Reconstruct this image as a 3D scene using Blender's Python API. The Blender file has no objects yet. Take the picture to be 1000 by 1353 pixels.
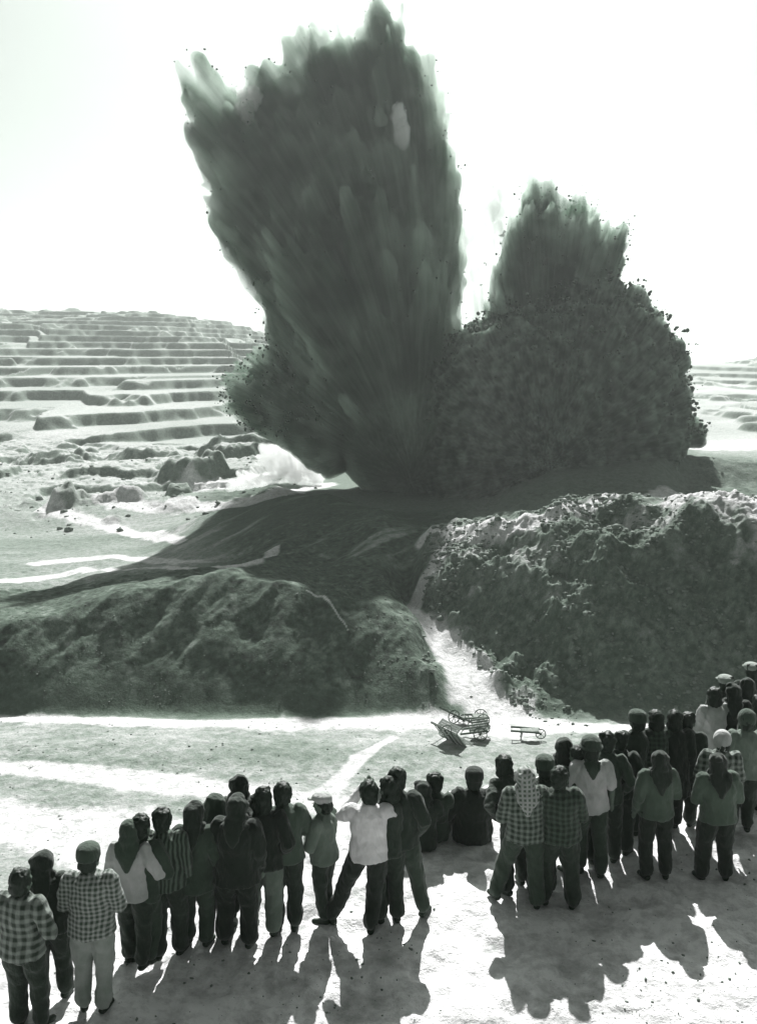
import bpy, bmesh, math, random
import numpy as np
from mathutils import Vector, Matrix
R = math.radians
rng = np.random.default_rng(7)
random.seed(7)
sc = bpy.context.scene
col = sc.collection

# ------------------------------------------------------------------ camera
CAM_H, PITCH, FPX, CX, CY = 6.3, 9.0, 1300.0, 500.0, 676.5
cam_d = bpy.data.cameras.new('camera')
cam = bpy.data.objects.new('camera', cam_d); col.objects.link(cam)
cam.location = (0, 0, CAM_H); cam.rotation_euler = (R(90 - PITCH), 0, 0)
cam_d.sensor_fit = 'VERTICAL'; cam_d.sensor_height = 24.0
cam_d.lens = 24.0 * FPX / 1353.0
cam_d.clip_start = 0.1; cam_d.clip_end = 8000
sc.camera = cam

# ------------------------------------------------------------------ sky, sun, exposure
SUN_EL, SUN_AZ = 41.0, 3.0
w = bpy.data.worlds.new('World'); sc.world = w; w.use_nodes = True
nt = w.node_tree; bg = nt.nodes['Background']
sky = nt.nodes.new('ShaderNodeTexSky'); sky.sky_type = 'NISHITA'; sky.sun_disc = False
sky.sun_elevation = R(SUN_EL); sky.sun_rotation = R(SUN_AZ)
sky.altitude = 900; sky.air_density = 1.0; sky.dust_density = 5.0; sky.ozone_density = 1.0
bw = nt.nodes.new('ShaderNodeRGBToBW')                      # the photograph is monochrome
tint = nt.nodes.new('ShaderNodeMix'); tint.data_type = 'RGBA'; tint.blend_type = 'MULTIPLY'
tint.inputs[0].default_value = 1.0; tint.inputs[7].default_value = (0.92, 1.0, 0.94, 1)
nt.links.new(sky.outputs[0], bw.inputs[0]); nt.links.new(bw.outputs[0], tint.inputs[6])
nt.links.new(tint.outputs[2], bg.inputs[0]); bg.inputs[1].default_value = 0.049
sd = bpy.data.lights.new('sun', 'SUN'); sd.energy = 5.0; sd.angle = R(0.6); sd.color = (1.0, 0.995, 0.985)
sun = bpy.data.objects.new('sun', sd); col.objects.link(sun)
sun.rotation_euler = (-R(90 - SUN_EL), 0, -R(SUN_AZ)); sun.location = (0, 40, 60)
vs = sc.view_settings
sc.display_settings.display_device = 'sRGB'
vs.view_transform = 'Standard'; vs.look = 'None'; vs.gamma = 1.0; vs.use_curve_mapping = False
vs.exposure = 1.0
sc.cycles.max_bounces = 6; sc.cycles.diffuse_bounces = 3; sc.cycles.volume_bounces = 4
sc.cycles.transparent_max_bounces = 12
sc.cycles.use_adaptive_sampling = True; sc.cycles.adaptive_threshold = 0.02
sc.cycles.volume_step_rate = 0.25; sc.cycles.volume_max_steps = 512
sc.cycles.use_denoising = True
sc.cycles.sample_clamp_indirect = 4

# ------------------------------------------------------------------ helpers
TP, CP, SP = math.tan(R(PITCH)), math.cos(R(PITCH)), math.sin(R(PITCH))
def ray(px, py):
    a, b = (px - CX) / FPX, (CY - py) / FPX
    # camera axes: right x, up (0,SP,CP), forward (0,CP,-SP)
    return np.array([a, CP + b * SP, -SP + b * CP])
def at_y(px, py, Y):
    r = ray(px, py); t = Y / r[1]; return np.array([r[0] * t, Y, CAM_H + r[2] * t])
def at_z(px, py, Z):
    r = ray(px, py); t = (Z - CAM_H) / r[2]; return np.array([r[0] * t, r[1] * t, Z])

def _hash(ix, iy, iz):
    h = (ix.astype(np.int64) * 374761393 + iy.astype(np.int64) * 668265263 + iz.astype(np.int64) * 2147483647 % 998244353) & 0xffffffff
    h = ((h ^ (h >> 13)) * 1274126177) & 0xffffffff
    h = ((h ^ (h >> 16)) * 2246822519) & 0xffffffff
    return ((h ^ (h >> 15)) & 0xffffff) / float(0xffffff) * 2 - 1
def vnoise(x, y, z=0.0):
    x = np.asarray(x, float); y = np.asarray(y, float); z = np.zeros_like(x) + z
    x0, y0, z0 = np.floor(x), np.floor(y), np.floor(z)
    fx, fy, fz = x - x0, y - y0, z - z0
    sx, sy, sz = fx*fx*(3-2*fx), fy*fy*(3-2*fy), fz*fz*(3-2*fz)
    o = 0
    for dx in (0, 1):
        for dy in (0, 1):
            for dz in (0, 1):
                wgt = (sx if dx else 1-sx) * (sy if dy else 1-sy) * (sz if dz else 1-sz)
                o = o + wgt * _hash(x0+dx, y0+dy, z0+dz)
    return o
def fbm(x, y, z=0.0, o=4, lac=2.03, g=0.5):
    s, a, t = 0, 1.0, 0
    for k in range(o):
        s = s + a * vnoise(x + 17.3*k, y - 9.1*k, z + 5.7*k); t += a
        x, y, z, a = x*lac, y*lac, z*lac, a*g
    return s / t
def ridged(x, y, z=0.0, o=4):
    s, a, t = 0, 1.0, 0
    for k in range(o):
        s = s + a * (1 - 2*np.abs(vnoise(x + 31.3*k, y + 9.1*k, z))); t += a
        x, y, z, a = x*2.1, y*2.1, z*2.1, a*0.5
    return s / t
def sstep(a, b, x):
    t = np.clip((x - a) / (b - a), 0, 1); return t*t*(3-2*t)

def mesh_obj(name, verts, faces, mat=None, parent=None, smooth=True):
    me = bpy.data.meshes.new(name)
    verts = np.asarray(verts, dtype=np.float32)
    if isinstance(faces, np.ndarray):
        n, k = faces.shape
        me.vertices.add(len(verts)); me.vertices.foreach_set('co', verts.ravel())
        me.loops.add(n*k); me.loops.foreach_set('vertex_index', faces.astype(np.int32).ravel())
        me.polygons.add(n); me.polygons.foreach_set('loop_start', np.arange(0, n*k, k, dtype=np.int32))
        me.update(calc_edges=True)
    else:
        me.from_pydata(verts.tolist(), [], faces); me.update()
    if smooth: me.polygons.foreach_set('use_smooth', np.ones(len(me.polygons), dtype=bool))
    if mat: me.materials.append(mat)
    o = bpy.data.objects.new(name, me); col.objects.link(o)
    if parent: o.parent = parent
    return o
def tag(o, label=None, cat=None, group=None, kind=None):
    if label: o['label'] = label
    if cat: o['category'] = cat
    if group: o['group'] = group
    if kind: o['kind'] = kind
    return o

def grey(v):
    """albedo of a grey with the faint green cast the print has in its darks"""
    k = max(0.0, min(1.0, (0.5 - v) / 0.5)); k = k**2
    return (v * (1 - 0.46*k), v, v * (1 - 0.38*k), 1)
def new_mat(name):
    m = bpy.data.materials.new(name); m.use_nodes = True
    return m, m.node_tree, m.node_tree.nodes['Principled BSDF']
def N(nt, t, **kw):
    n = nt.nodes.new(t)
    for k, v in kw.items(): setattr(n, k, v)
    return n
def tone_ramp(nt, lo, hi, p0=0.3, p1=0.7):
    r = N(nt, 'ShaderNodeValToRGB'); e = r.color_ramp.elements
    e[0].position = p0; e[0].color = grey(lo); e[1].position = p1; e[1].color = grey(hi)
    return r
def rough_mat(name, lo, hi, scale=8, bump=0.3, dist=0.02, rough=0.9, detail=6):
    m, nt, b = new_mat(name)
    tc = N(nt, 'ShaderNodeTexCoord'); n = N(nt, 'ShaderNodeTexNoise'); n.inputs['Scale'].default_value = scale
    n.inputs['Detail'].default_value = detail
    r = tone_ramp(nt, lo, hi); bp = N(nt, 'ShaderNodeBump')
    bp.inputs['Strength'].default_value = bump; bp.inputs['Distance'].default_value = dist
    nt.links.new(tc.outputs['Object'], n.inputs['Vector']); nt.links.new(n.outputs['Fac'], r.inputs[0])
    nt.links.new(r.outputs[0], b.inputs['Base Color']); nt.links.new(n.outputs['Fac'], bp.inputs['Height'])
    nt.links.new(bp.outputs[0], b.inputs['Normal']); b.inputs['Roughness'].default_value = rough
    b.inputs['Specular IOR Level'].default_value = 0.2
    return m

# ------------------------------------------------------------------ terrain height
FLOOR = -10.6
RD_Y, RD_X = [44, 45.8, 48.5, 52, 54.3, 56.7, 58.6], [665, 642, 619, 596, 575, 550, 541]
def zp(py, d):
    return at_y(CX, py, d)[2]
P = lambda py, d: (d, zp(py, d))
Z = lambda z, d: (d, z)
S = P(945, 46)
FARR = [P(600, 165), P(560, 215)]
COLS = {
 -250: [S, P(850, 49.0), P(815, 55), P(790, 62), P(765, 72), P(700, 95), P(660, 115), P(600, 165), P(572, 190)],
 50:  [S, P(822, 50.3), P(803, 55), P(784, 63), P(765, 72), P(700, 95), P(660, 115), P(600, 165), P(572, 190)],
 180: [S, P(782, 52.0), P(772, 57), P(763, 63), P(752, 72), P(720, 84), P(690, 96), P(655, 118), P(600, 165), P(572, 190)],
 300: [S, P(762, 53.0), P(757, 57), P(753, 62), P(746, 69), P(705, 78), P(672, 86), Z(-9.4, 96), P(640, 125), P(600, 165), P(572, 195)],
 370: [S, P(770, 52.6), P(763, 57), P(735, 66), P(690, 76), P(655, 85), Z(-8.0, 95), Z(-9, 125), P(600, 165), P(572, 200)],
 430: [S, P(786, 52.0), P(776, 56.0), P(740, 65), P(690, 74), P(652, 82), Z(-7.0, 90), Z(-8.5, 112), Z(-9.5, 165), Z(-8, 215)],
 500: [S, P(862, 49.3), P(806, 52.0), P(792, 54.5), P(735, 63), P(695, 70), P(672, 76), Z(-7.4, 86), Z(-8.0, 112), Z(-9.5, 165), Z(-8, 215)],
 545: [S, P(880, 48.4), P(832, 50.8), P(822, 53), P(812, 57), P(800, 59.2), P(760, 62), P(720, 66), P(697, 71), Z(-7.6, 80), Z(-8, 112), Z(-9.5, 165), Z(-8, 215)],
 575: [S, P(905, 47.6), P(885, 48.6), P(872, 51), P(838, 54.4), P(822, 55.6), P(780, 58), P(740, 60.6), P(705, 64), P(697, 69), Z(-7.6, 78), Z(-8, 112), Z(-9.5, 165), Z(-8, 215)],
 600: [P(950, 45.8), P(905, 48.6), P(868, 52.2), P(850, 53.2), P(800, 55.9), P(750, 58.7), P(715, 60.9), P(698, 66), Z(-7.6, 77), Z(-8, 112), Z(-9.5, 165), Z(-8, 215)],
 640: [P(950, 45.8), P(905, 48.9), P(880, 50.8), P(850, 52.2), P(800, 54.6), P(750, 57.2), P(705, 59.6), P(692, 63), Z(-7.2, 72), Z(-8, 112), Z(-9.5, 165), Z(-8, 215)],
 700: [P(950, 45.8), P(908, 49.0), P(850, 51.3), P(800, 53.2), P(750, 55.3), P(700, 57.7), P(683, 61), Z(-6.4, 72), P(620, 104), Z(-7.5, 112), Z(-9.5, 165), Z(-8, 215)],
 740: [P(950, 45.8), P(925, 47.6), P(850, 50.1), P(800, 52.0), P(740, 54.3), P(700, 56.2), P(690, 57.5), P(664, 60), Z(-5.6, 71), P(640, 90), P(595, 105), Z(-6.5, 116), Z(-9.5, 165), Z(-8, 215)],
 800: [P(950, 45.8), P(936, 46.8), P(850, 49.6), P(800, 51.3), P(730, 53.6), P(716, 55.2), P(708, 57.4), P(670, 58.8), P(660, 62), Z(-5.6, 72), P(645, 90), P(589, 104), Z(-6, 116), Z(-9.5, 165), Z(-8, 215)],
 860: [P(950, 45.8), P(900, 47.6), P(850, 49.2), P(800, 50.9), P(736, 53.0), P(722, 54.8), P(712, 57.0), P(682, 58.4), P(656, 62), Z(-5.6, 72), P(650, 88), P(588, 103), Z(-6, 116), Z(-9.5, 165), Z(-8, 215)],
 905: [P(950, 45.8), P(900, 47.5), P(850, 49.0), P(800, 50.6), P(735, 52.6), P(700, 54.0), P(676, 56.0), P(662, 60), Z(-5.8, 70), P(656, 90), P(645, 99), P(606, 104), P(584, 150), P(560, 215)],
 1000:[P(950, 45.8), P(900, 47.4), P(850, 48.8), P(800, 50.2), P(735, 52.0), P(700, 53.2), P(672, 55.0), P(664, 60), Z(-6.2, 70), P(660, 90), P(645, 99), P(613, 104), P(580, 150), P(556, 215)],
 1250:[P(950, 45.8), P(900, 47.4), P(850, 48.8), P(800, 50.2), P(735, 52.0), P(690, 53.6), P(660, 55.4), P(650, 60), Z(-6.2, 70), P(660, 90), P(645, 99), P(613, 104), P(580, 150), P(556, 215)],
}
CPX = np.array(sorted(COLS)); YS = np.linspace(20, 220, 2001)
TAB = []
for c in CPX:
    pts = [(20, FLOOR), (41, FLOOR)] + COLS[c]
    ys = [p[0] for p in pts]; zs = [p[1] for p in pts]
    zz = np.interp(YS, ys, zs)
    k = np.hanning(15); k /= k.sum(); zz = np.convolve(np.pad(zz, 7, mode='edge'), k, 'valid')
    TAB.append(zz)
TAB = np.array(TAB)
EPX = [-400, 0, 200, 330, 450, 520, 620, 700, 800, 900, 1000, 1300]
EDG = [9.7, 10.1, 10.9, 11.6, 12.0, 13.2, 13.6, 14.0, 14.4, 15.2, 16.2, 19]
def height(x, y, fine=True):
    x = np.asarray(x, float); y = np.asarray(y, float)
    y0, y1 = float(y.min()), float(y.max())
    yy = np.maximum(y, 1.0)
    px = CX + x / yy * FPX * 0.985
    z = np.full(x.shape, FLOOR)
    rd = 0.0
    if y1 > 40 and y0 < 62:
        rp_ = np.interp(y, RD_Y, RD_X)
        rw_ = np.interp(y, [45, 46.5, 48.5, 52, 57, 59, 60], [70, 44, 34, 24, 17, 12, 0.1])
        rd = (1 - sstep(0.8, 1.7, np.abs(px - rp_)/rw_)) * (1 - sstep(58, 60, y))
    if y1 > 40:
        # ---- mid zone from the profiles (warped so nothing runs straight)
        wgt = sstep(44.5, 50, y) * (1 - sstep(140, 200, y)) * (1 - rd)
        yw = y + wgt * ((1.1 + 0.35*(1 - sstep(420, 520, px)))*fbm(x*0.16, y*0.16, 3.3, 3) + 0.4*fbm(x*0.6, y*0.5, 8.3, 2))
        pw = px + wgt * 14*fbm(x*0.2, y*0.2, 11.1, 3)
        ci = np.clip(np.searchsorted(CPX, pw) - 1, 0, len(CPX) - 2)
        t = np.clip((pw - CPX[ci]) / (CPX[ci+1] - CPX[ci]), 0, 1); t = t*t*(3-2*t)*0.5 + t*0.5
        fy = np.clip((yw - 20) / 200 * 2000, 0, 1999.999); iy = fy.astype(int); fr = fy - iy
        def tab(c): return TAB[c, iy]*(1-fr) + TAB[c, np.minimum(iy+1, 2000)]*fr
        z = tab(ci)*(1-t) + tab(ci+1)*t
    if y1 > 170:
        # ---- far zone: terraced hill on the left, low pale hills on the right
        f = np.clip((y - 180) / (520 - 180), 0, 1.0)
        top = np.interp(px, [-300, 40, 210, 300, 360, 440, 560, 800, 900, 1000, 1300], [36, 32, 30, 25, 20, 11, 1.5, -2, -2.5, 1.5, 12])
        hill = (top + 8.5) * f**0.85 - 8.5
        wv = 1.6*fbm(x*0.045, y*0.03, 8.2, 2) + 9.0*fbm(x*0.006, y*0.006, 2.2, 3) + 0.9*fbm(x*0.13, y*0.10, 4.1, 3) + 3.0*fbm(x*0.022, y*0.016, 5.0, 2)
        amp = sstep(-9, 6, top)
        # plots: every strip of fields has its own levels
        cell = x*0.028 + 1.6*fbm(x*0.004, y*0.012, 1.0, 2); c0 = np.floor(cell); cf = cell - c0
        ph = lambda c: (_hash(c, np.floor(y/75.0)*0 + 3, c*0 + 1)) * 1.3
        phase = ph(c0)*(1 - sstep(0.90, 1.0, cf)) + ph(c0+1)*sstep(0.90, 1.0, cf)
        stp = 2.6
        q = (hill + wv) / stp + phase; fl = np.floor(q); fr2 = q - fl
        rj = 0.45 + 0.4*_hash(fl, c0, fl*0)
        stepd = (fl + 0.10*fr2 + 0.90*sstep(0.76, 0.94, fr2) - phase) * stp
        hill2 = (hill + wv)*(1-amp) + stepd*amp + (1-amp)*(2.2*ridged(x*0.018, y*0.018, 1.0, 4))*f
        fz = sstep(165, 196, y)
        z = z*(1-fz) + hill2*fz
        z = z - sstep(560, 2500, y)*40
    if y1 > 88 and y0 < 195:
        lm = sstep(92, 106, y) * (1 - sstep(165, 195, y)) * (1 - sstep(330, 430, px))
        q = (fbm(x*0.055, y*0.05, 7.7, 4)*0.5+0.5)*6.5
        fl = np.floor(q); fr2 = q - fl
        z = z + lm * (1.0*(fl + sstep(0.5, 0.7, fr2)) - 2.7 + 0.5*fbm(x*.3, y*.3, 1.0, 4) + 0.25*ridged(x*.9, y*.9, 1.0, 3))
    for (mx, my, rx, ry, hh) in MESAS:
        if y0 > my + ry*2 or y1 < my - ry*2: continue
        qx = np.abs((x - mx)/rx); qy = np.abs((y - my)/ry); q = (qx**2.2 + qy**2.2)**(1/2.2) + 0.42*fbm(x*0.45, y*0.45, mx, 4)
        z = z + hh*(1 - sstep(0.45, 1.15, q))*(1 + 0.45*fbm(x*0.3, y*0.3, 3.0, 4))
    if y1 > 44 and y0 < 132:
        mid = (1 - rd) * sstep(45.5, 49, y + 1.2*fbm(x*.3, y*.3, 4.0, 2)) * (1 - sstep(90, 130, y))
        right = sstep(540, 620, px)
        z = z + mid * ((0.07 + 0.42*right)*ridged(x*0.22 + y*0.12, y*0.30, 0.5, 4) + (0.05 + 0.22*right)*fbm(x*1.1, y*1.1, 0.9, 4))
        # spoil slides down the left slope in long diagonal ribs
        lf = (1-rd)*(1-right)*sstep(46.5, 50, y)*(1 - sstep(60, 84, y))
        z = z + lf*(0.38*ridged((x*0.8 - y*0.6)*0.42, (x*0.6 + y*0.8)*0.10, 2.0, 3) + 0.05*fbm(x*3, y*3, 1.0, 3))
        cl = (1-rd) * right * sstep(46.5, 49, y) * (1 - sstep(58, 62, y))
        z = z + cl * (0.80*ridged(x*0.33 + 0.18*y, y*0.10, 6.1, 4) + 0.35*fbm(x*1.7, y*0.9, 2.0, 4) + 0.16*np.abs(fbm(x*3.1, y*2.2, 5.0, 3)))
        lq = fbm(x*0.42 + 0.2*y, y*0.22, 14.0, 4)*4.5; lf0 = np.floor(lq)
        z = z + cl*0.13*(lf0 + sstep(0.55, 0.75, lq - lf0))
        cr = sstep(500, 560, px) * (1 - sstep(740, 800, px)) * sstep(54, 57, y) * (1 - sstep(66, 72, y))
        z = z + cr * 0.75 * np.abs(fbm(x*0.55, y*0.55, 3.9, 4))
    if fine and y0 < 47:
        z = z + (1 - sstep(44, 47, y)) * (0.09*fbm(x*0.5, y*0.5, 1.5, 4) + 0.05*fbm(x*2.2, y*2.2, 2.5, 3))
    if y0 < 30:
        # ---- the ledge the crowd stands on
        e = np.interp(px, EPX, EDG) + 0.35*fbm(x*0.8, y*0.8, 9.9, 3)
        e = np.where(y < 6, 30, e)
        s = sstep(0, 0.8, y - e); drop = np.minimum((y - e) * 1.15, 12)
        lz = np.where(y > e, -drop * s, 0.0)
        if fine:
            lz = lz + 0.035*fbm(x*1.3, y*1.3, 0.3, 3) + 0.13*np.minimum(0.12, fbm(x*3.0, y*3.0, 1.3, 3))+ 0.03*ridged(x*1.7, y*1.7, 4.3, 2) + 0.014*fbm(x*9, y*9, 3.3, 2)
        z = np.maximum(lz, z)
    return z
# cut banks and spoil mesas on the left flats: (x, y, half width, half depth, height)
MESAS = []
def _mesa(px, py, hw, hd, hh, d=None):
    d = d or 150.; r = at_y(px, py, d); MESAS.append((r[0], d + hd*.7, hw, hd, hh))
for a in ((252, 624, 4.2, 4, 3.0, 128), (120, 668, 3.4, 3, 1.5, 104), (170, 668, 1.9, 2.2, 1.3, 104), (80, 672, 1.6, 2, 1.7, 102), (236, 655, 1.8, 2, 1.5, 108), (145, 690, 1.1, 1.2, .6, 95), (320, 600, 8, 5, 2.4, 150), (70, 610, 7, 4, 2.0, 150), (190, 605, 6, 4, 1.8, 152)): _mesa(*a)

def hit(px, py):
    """world point where the sight line through a pixel of the photograph meets the ground"""
    r = ray(px, py); Ys = np.concatenate([np.arange(8, 130, 0.1), np.arange(130, 1200, 1.0)])
    t = Ys / r[1]; xs = r[0]*t; zs = CAM_H + r[2]*t
    h = height(xs, Ys, False); k = np.nonzero(zs <= h)[0]
    k = k[0] if len(k) else len(Ys) - 1
    return np.array([xs[k], Ys[k], h[k]])
def seg_dist(x, y, pl, wd):
    """signed 'inside' measure 0..1 for a polyline with a width at each node"""
    best = np.full(x.shape, 9.0)
    for (a, b, wa, wb) in zip(pl[:-1], pl[1:], wd[:-1], wd[1:]):
        d = b - a; L = (d**2).sum() + 1e-9
        t = np.clip(((x-a[0])*d[0] + (y-a[1])*d[1]) / L, 0, 1)
        q = np.hypot(x-a[0]-t*d[0], y-a[1]-t*d[1]) / (wa*(1-t) + wb*t)
        best = np.minimum(best, q)
    return best
def path_world(pts): return [hit(a, b)[:2] for a, b in pts]

# pale dust roads and trodden paths: (nodes in the picture, half widths in metres)
ROADS = [
 ([(-80, 952), (40, 950), (200, 955), (400, 957), (560, 953), (640, 958)], [0.35, .5, .6, .8, 1.3, 1.3]),
 ([(664, 958), (642, 932), (619, 903), (596, 870), (575, 840), (551, 815), (540, 804)], [1.9, 1.45, 1.2, 1.0, .85, .7, .45]),
 ([(540, 804), (556, 778), (574, 745), (590, 715)], [.45, .5, .55, .6]),
 ([(650, 945), (700, 958), (760, 962), (860, 962), (980, 962)], [1.3, 1.1, .9, .7, .5]),
 ([(-60, 1016), (40, 1016), (180, 1032), (300, 1045), (450, 1068), (540, 1090)], [.75, .75, .8, .75, .8, .8]),
 ([(-60, 1085), (40, 1090), (150, 1110), (300, 1130)], [1.6, 1.6, 1.8, 1.8]),
 ([(430, 1050), (480, 1000), (520, 975)], [.5, .3, .2]),
 ([(-40, 772), (50, 764), (110, 752), (200, 750), (290, 748), (335, 742), (365, 722)], [.9, .8, .6, .45, .8, .6, .3]),
 ([(50, 745), (150, 735), (260, 742)], [.8, .7, .5]),
 ([(60, 672), (130, 690), (200, 706), (240, 716)], [1.2, 1.0, .9, .5]),
 ([(150, 655), (215, 668), (300, 668), (360, 655), (430, 640)], [1.8, 1.6, 1.8, 1.6, 1.3]),
 ([(250, 640), (330, 632), (380, 625)], [1.8, 1.8, 1.8]),
 ([(405, 780), (428, 790), (445, 812), (460, 835)], [.05, .08, .06, .03]),
 ([(930, 592), (970, 585), (1060, 592)], [5, 6, 7]),
 ([(880, 652), (940, 651), (1060, 650)], [1.5, 2.5, 3.5]),
 ([(560, 712), (590, 700), (640, 700), (690, 690), (740, 672)], [.6, .7, .9, .8, .7]),
 ([(740, 668), (800, 660), (860, 655), (900, 662)], [.7, .8, .8, .6]),
]
def build_terrain():
    ya = [np.arange(-6, 8, 0.5), np.arange(8, 17.5, 0.055), np.arange(17.5, 34, 0.25), np.arange(34, 62, 0.07), np.arange(62, 92, 0.14),
          np.arange(92, 210, 0.45), np.arange(210, 520, 0.8), np.arange(520, 620, 2), np.geomspace(620, 5200, 40)]
    ys = np.concatenate(ya); us = np.linspace(-0.62, 0.62, 860)
    U, Y = np.meshgrid(us, ys); X = U * (Y + 7.0)
    Zh = np.concatenate([height(X[i:i+40], Y[i:i+40]) for i in range(0, len(ys), 40)])
    nx, ny = len(us), len(ys)
    idx = np.arange(nx*ny).reshape(ny, nx)
    F = np.stack([idx[:-1, :-1], idx[:-1, 1:], idx[1:, 1:], idx[1:, :-1]], -1).reshape(-1, 4)
    V = np.stack([X, Y, Zh], -1).reshape(-1, 3)
    x, y, z = X.ravel(), Y.ravel(), Zh.ravel()
    px = CX + x/np.maximum(y, 1)*FPX*0.985
    # ---- albedo of the ground, with some shade painted in
    soil = 0.085 + 0.035*sstep(540, 640, px) + (0.015 + 0.035*sstep(480, 600, px))*fbm(x*0.25, y*0.25, 4.4, 4)
    a = soil.copy()
    flat = 1 - sstep(44.3, 46.6, y + 0.5*fbm(x*.7, y*.7, 1.7, 3))
    gravel = 0.27 + 0.14*fbm(x*0.22, y*0.5, 6.0, 5) + 0.05*fbm(x*3, y*3, 6.0, 2)
    a = a*(1-flat) + gravel*flat
    e = np.interp(px, EPX, EDG)
    led = 1 - sstep(0.3, 1.2, y - e); led = np.where(y < 6, 1, led)
    a = a*(1-led) + (0.70 + 0.16*fbm(x*1.1, y*1.1, 2.2, 4) + 0.32*fbm(x*3.4, y*3.4, 2.2, 3))*led
    # pale bare fields beyond the dark slope on the left, terrace tops further off
    fld = sstep(60, 66, y + 2.0*fbm(x*.15, y*.15, .7, 3)) * (1-sstep(230, 330, px)) 
    a = np.where(y > 60, a*(1-fld) + (0.24 + 0.12*fbm(x*.12, y*.25, 3.4, 4))*fld, a)
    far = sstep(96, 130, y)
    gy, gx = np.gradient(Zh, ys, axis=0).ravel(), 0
    steep = sstep(0.10, 0.45, gy)  # far slopes rising away from camera, painted darker below as backlit shade
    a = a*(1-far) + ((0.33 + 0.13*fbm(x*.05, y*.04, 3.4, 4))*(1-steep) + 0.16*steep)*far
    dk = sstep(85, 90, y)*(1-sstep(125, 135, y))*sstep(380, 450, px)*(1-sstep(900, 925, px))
    a = a*(1-dk) + 0.15*dk  # ground under the plume painted darker, imitating its shadow
    # broken pale rubble on the crests of the right hill
    cr = sstep(545, 600, px) * sstep(53.5, 56.5, y + 1.2*fbm(x*.5, y*.5, 3.1, 3)) * (1-sstep(66, 72, y))
    rb = sstep(-0.15, 0.35, fbm(x*0.9, y*0.9, 12.0, 4))
    a = a + cr*rb*0.24
    dg = sstep(60, 64, y)*(1-sstep(84, 92, y))*sstep(200, 240, px)*(1-sstep(520, 560, px))
    a = a + dg*0.16*sstep(0.05, 0.5, fbm((x*0.75 - y*0.66)*0.9, (x*0.66 + y*0.75)*0.12, 3.0, 4))
    # scattered pale stones and scree streaks on the slopes
    sl = sstep(46, 48, y)*(1-sstep(70, 80, y))
    st = sstep(0.22, 0.5, fbm(x*1.8, y*1.8, z*1.8 + 7, 3)); st2 = sstep(0.1, 0.5, fbm(x*0.6+y*.5, y*0.15, 2.0, 4))
    fg = fbm(x*4.5, y*4.5, z*4.5, 3)
    a = a + sl*(0.08*st + 0.045*st2 + 0.09*fg)
    wob = 1 + 0.55*fbm(x*0.9, y*0.9, 5.0, 4)
    for pts, wd in ROADS:
        pl = path_world(pts); xs = [p[0] for p in pl]; yv = [p[1] for p in pl]; m = max(wd)*2.5
        sel = np.nonzero((x > min(xs)-m) & (x < max(xs)+m) & (y > min(yv)-m) & (y < max(yv)+m))[0]
        if not len(sel): continue
        q = seg_dist(x[sel], y[sel], pl, wd) * wob[sel]
        k = 1 - sstep(0.75, 1.35, q)
        a[sel] = a[sel]*(1-k) + (0.50 + 0.04*wob[sel])*k
    a = np.clip(a, 0.04, 0.75)
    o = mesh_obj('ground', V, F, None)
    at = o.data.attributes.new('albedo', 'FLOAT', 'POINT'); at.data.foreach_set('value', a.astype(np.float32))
    m, nt, b = new_mat('bare_earth')
    L = nt.links.new
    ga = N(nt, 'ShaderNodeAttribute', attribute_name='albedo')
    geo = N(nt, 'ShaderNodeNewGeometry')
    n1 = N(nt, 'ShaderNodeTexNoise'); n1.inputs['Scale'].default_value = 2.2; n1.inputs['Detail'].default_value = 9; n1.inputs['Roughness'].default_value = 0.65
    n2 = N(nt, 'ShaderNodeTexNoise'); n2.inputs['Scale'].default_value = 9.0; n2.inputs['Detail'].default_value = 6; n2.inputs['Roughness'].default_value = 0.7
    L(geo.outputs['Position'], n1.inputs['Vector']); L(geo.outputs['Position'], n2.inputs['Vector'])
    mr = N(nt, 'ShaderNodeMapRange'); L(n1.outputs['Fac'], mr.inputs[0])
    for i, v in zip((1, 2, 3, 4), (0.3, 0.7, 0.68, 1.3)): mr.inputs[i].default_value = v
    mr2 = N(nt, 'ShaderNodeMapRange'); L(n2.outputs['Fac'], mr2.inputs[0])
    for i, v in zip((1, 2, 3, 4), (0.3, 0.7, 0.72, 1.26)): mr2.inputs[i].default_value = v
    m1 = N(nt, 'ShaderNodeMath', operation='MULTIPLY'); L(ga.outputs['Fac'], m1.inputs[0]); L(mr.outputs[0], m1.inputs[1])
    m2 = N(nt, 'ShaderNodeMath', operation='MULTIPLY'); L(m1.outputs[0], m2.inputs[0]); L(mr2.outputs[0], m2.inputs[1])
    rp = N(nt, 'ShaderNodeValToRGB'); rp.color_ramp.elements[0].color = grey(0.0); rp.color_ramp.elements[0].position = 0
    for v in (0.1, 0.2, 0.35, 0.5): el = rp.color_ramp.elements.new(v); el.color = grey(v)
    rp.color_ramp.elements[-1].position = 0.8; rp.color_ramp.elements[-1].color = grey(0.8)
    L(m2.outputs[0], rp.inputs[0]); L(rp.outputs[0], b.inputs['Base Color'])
    bp = N(nt, 'ShaderNodeBump'); bp.inputs['Strength'].default_value = 0.8; bp.inputs['Distance'].default_value = 0.16
    ad = N(nt, 'ShaderNodeMath', operation='MULTIPLY_ADD'); L(n2.outputs['Fac'], ad.inputs[0]); ad.inputs[1].default_value = 0.35; L(n1.outputs['Fac'], ad.inputs[2])
    L(ad.outputs[0], bp.inputs['Height']); L(bp.outputs[0], b.inputs['Normal'])
    b.inputs['Roughness'].default_value = 0.95; b.inputs['Specular IOR Level'].default_value = 0.15
    o.data.materials.append(m)
    tag(o, kind='structure', label='bare pale earth with dust roads, spoil slopes and far terraces')
    return o
ground = build_terrain()

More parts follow.
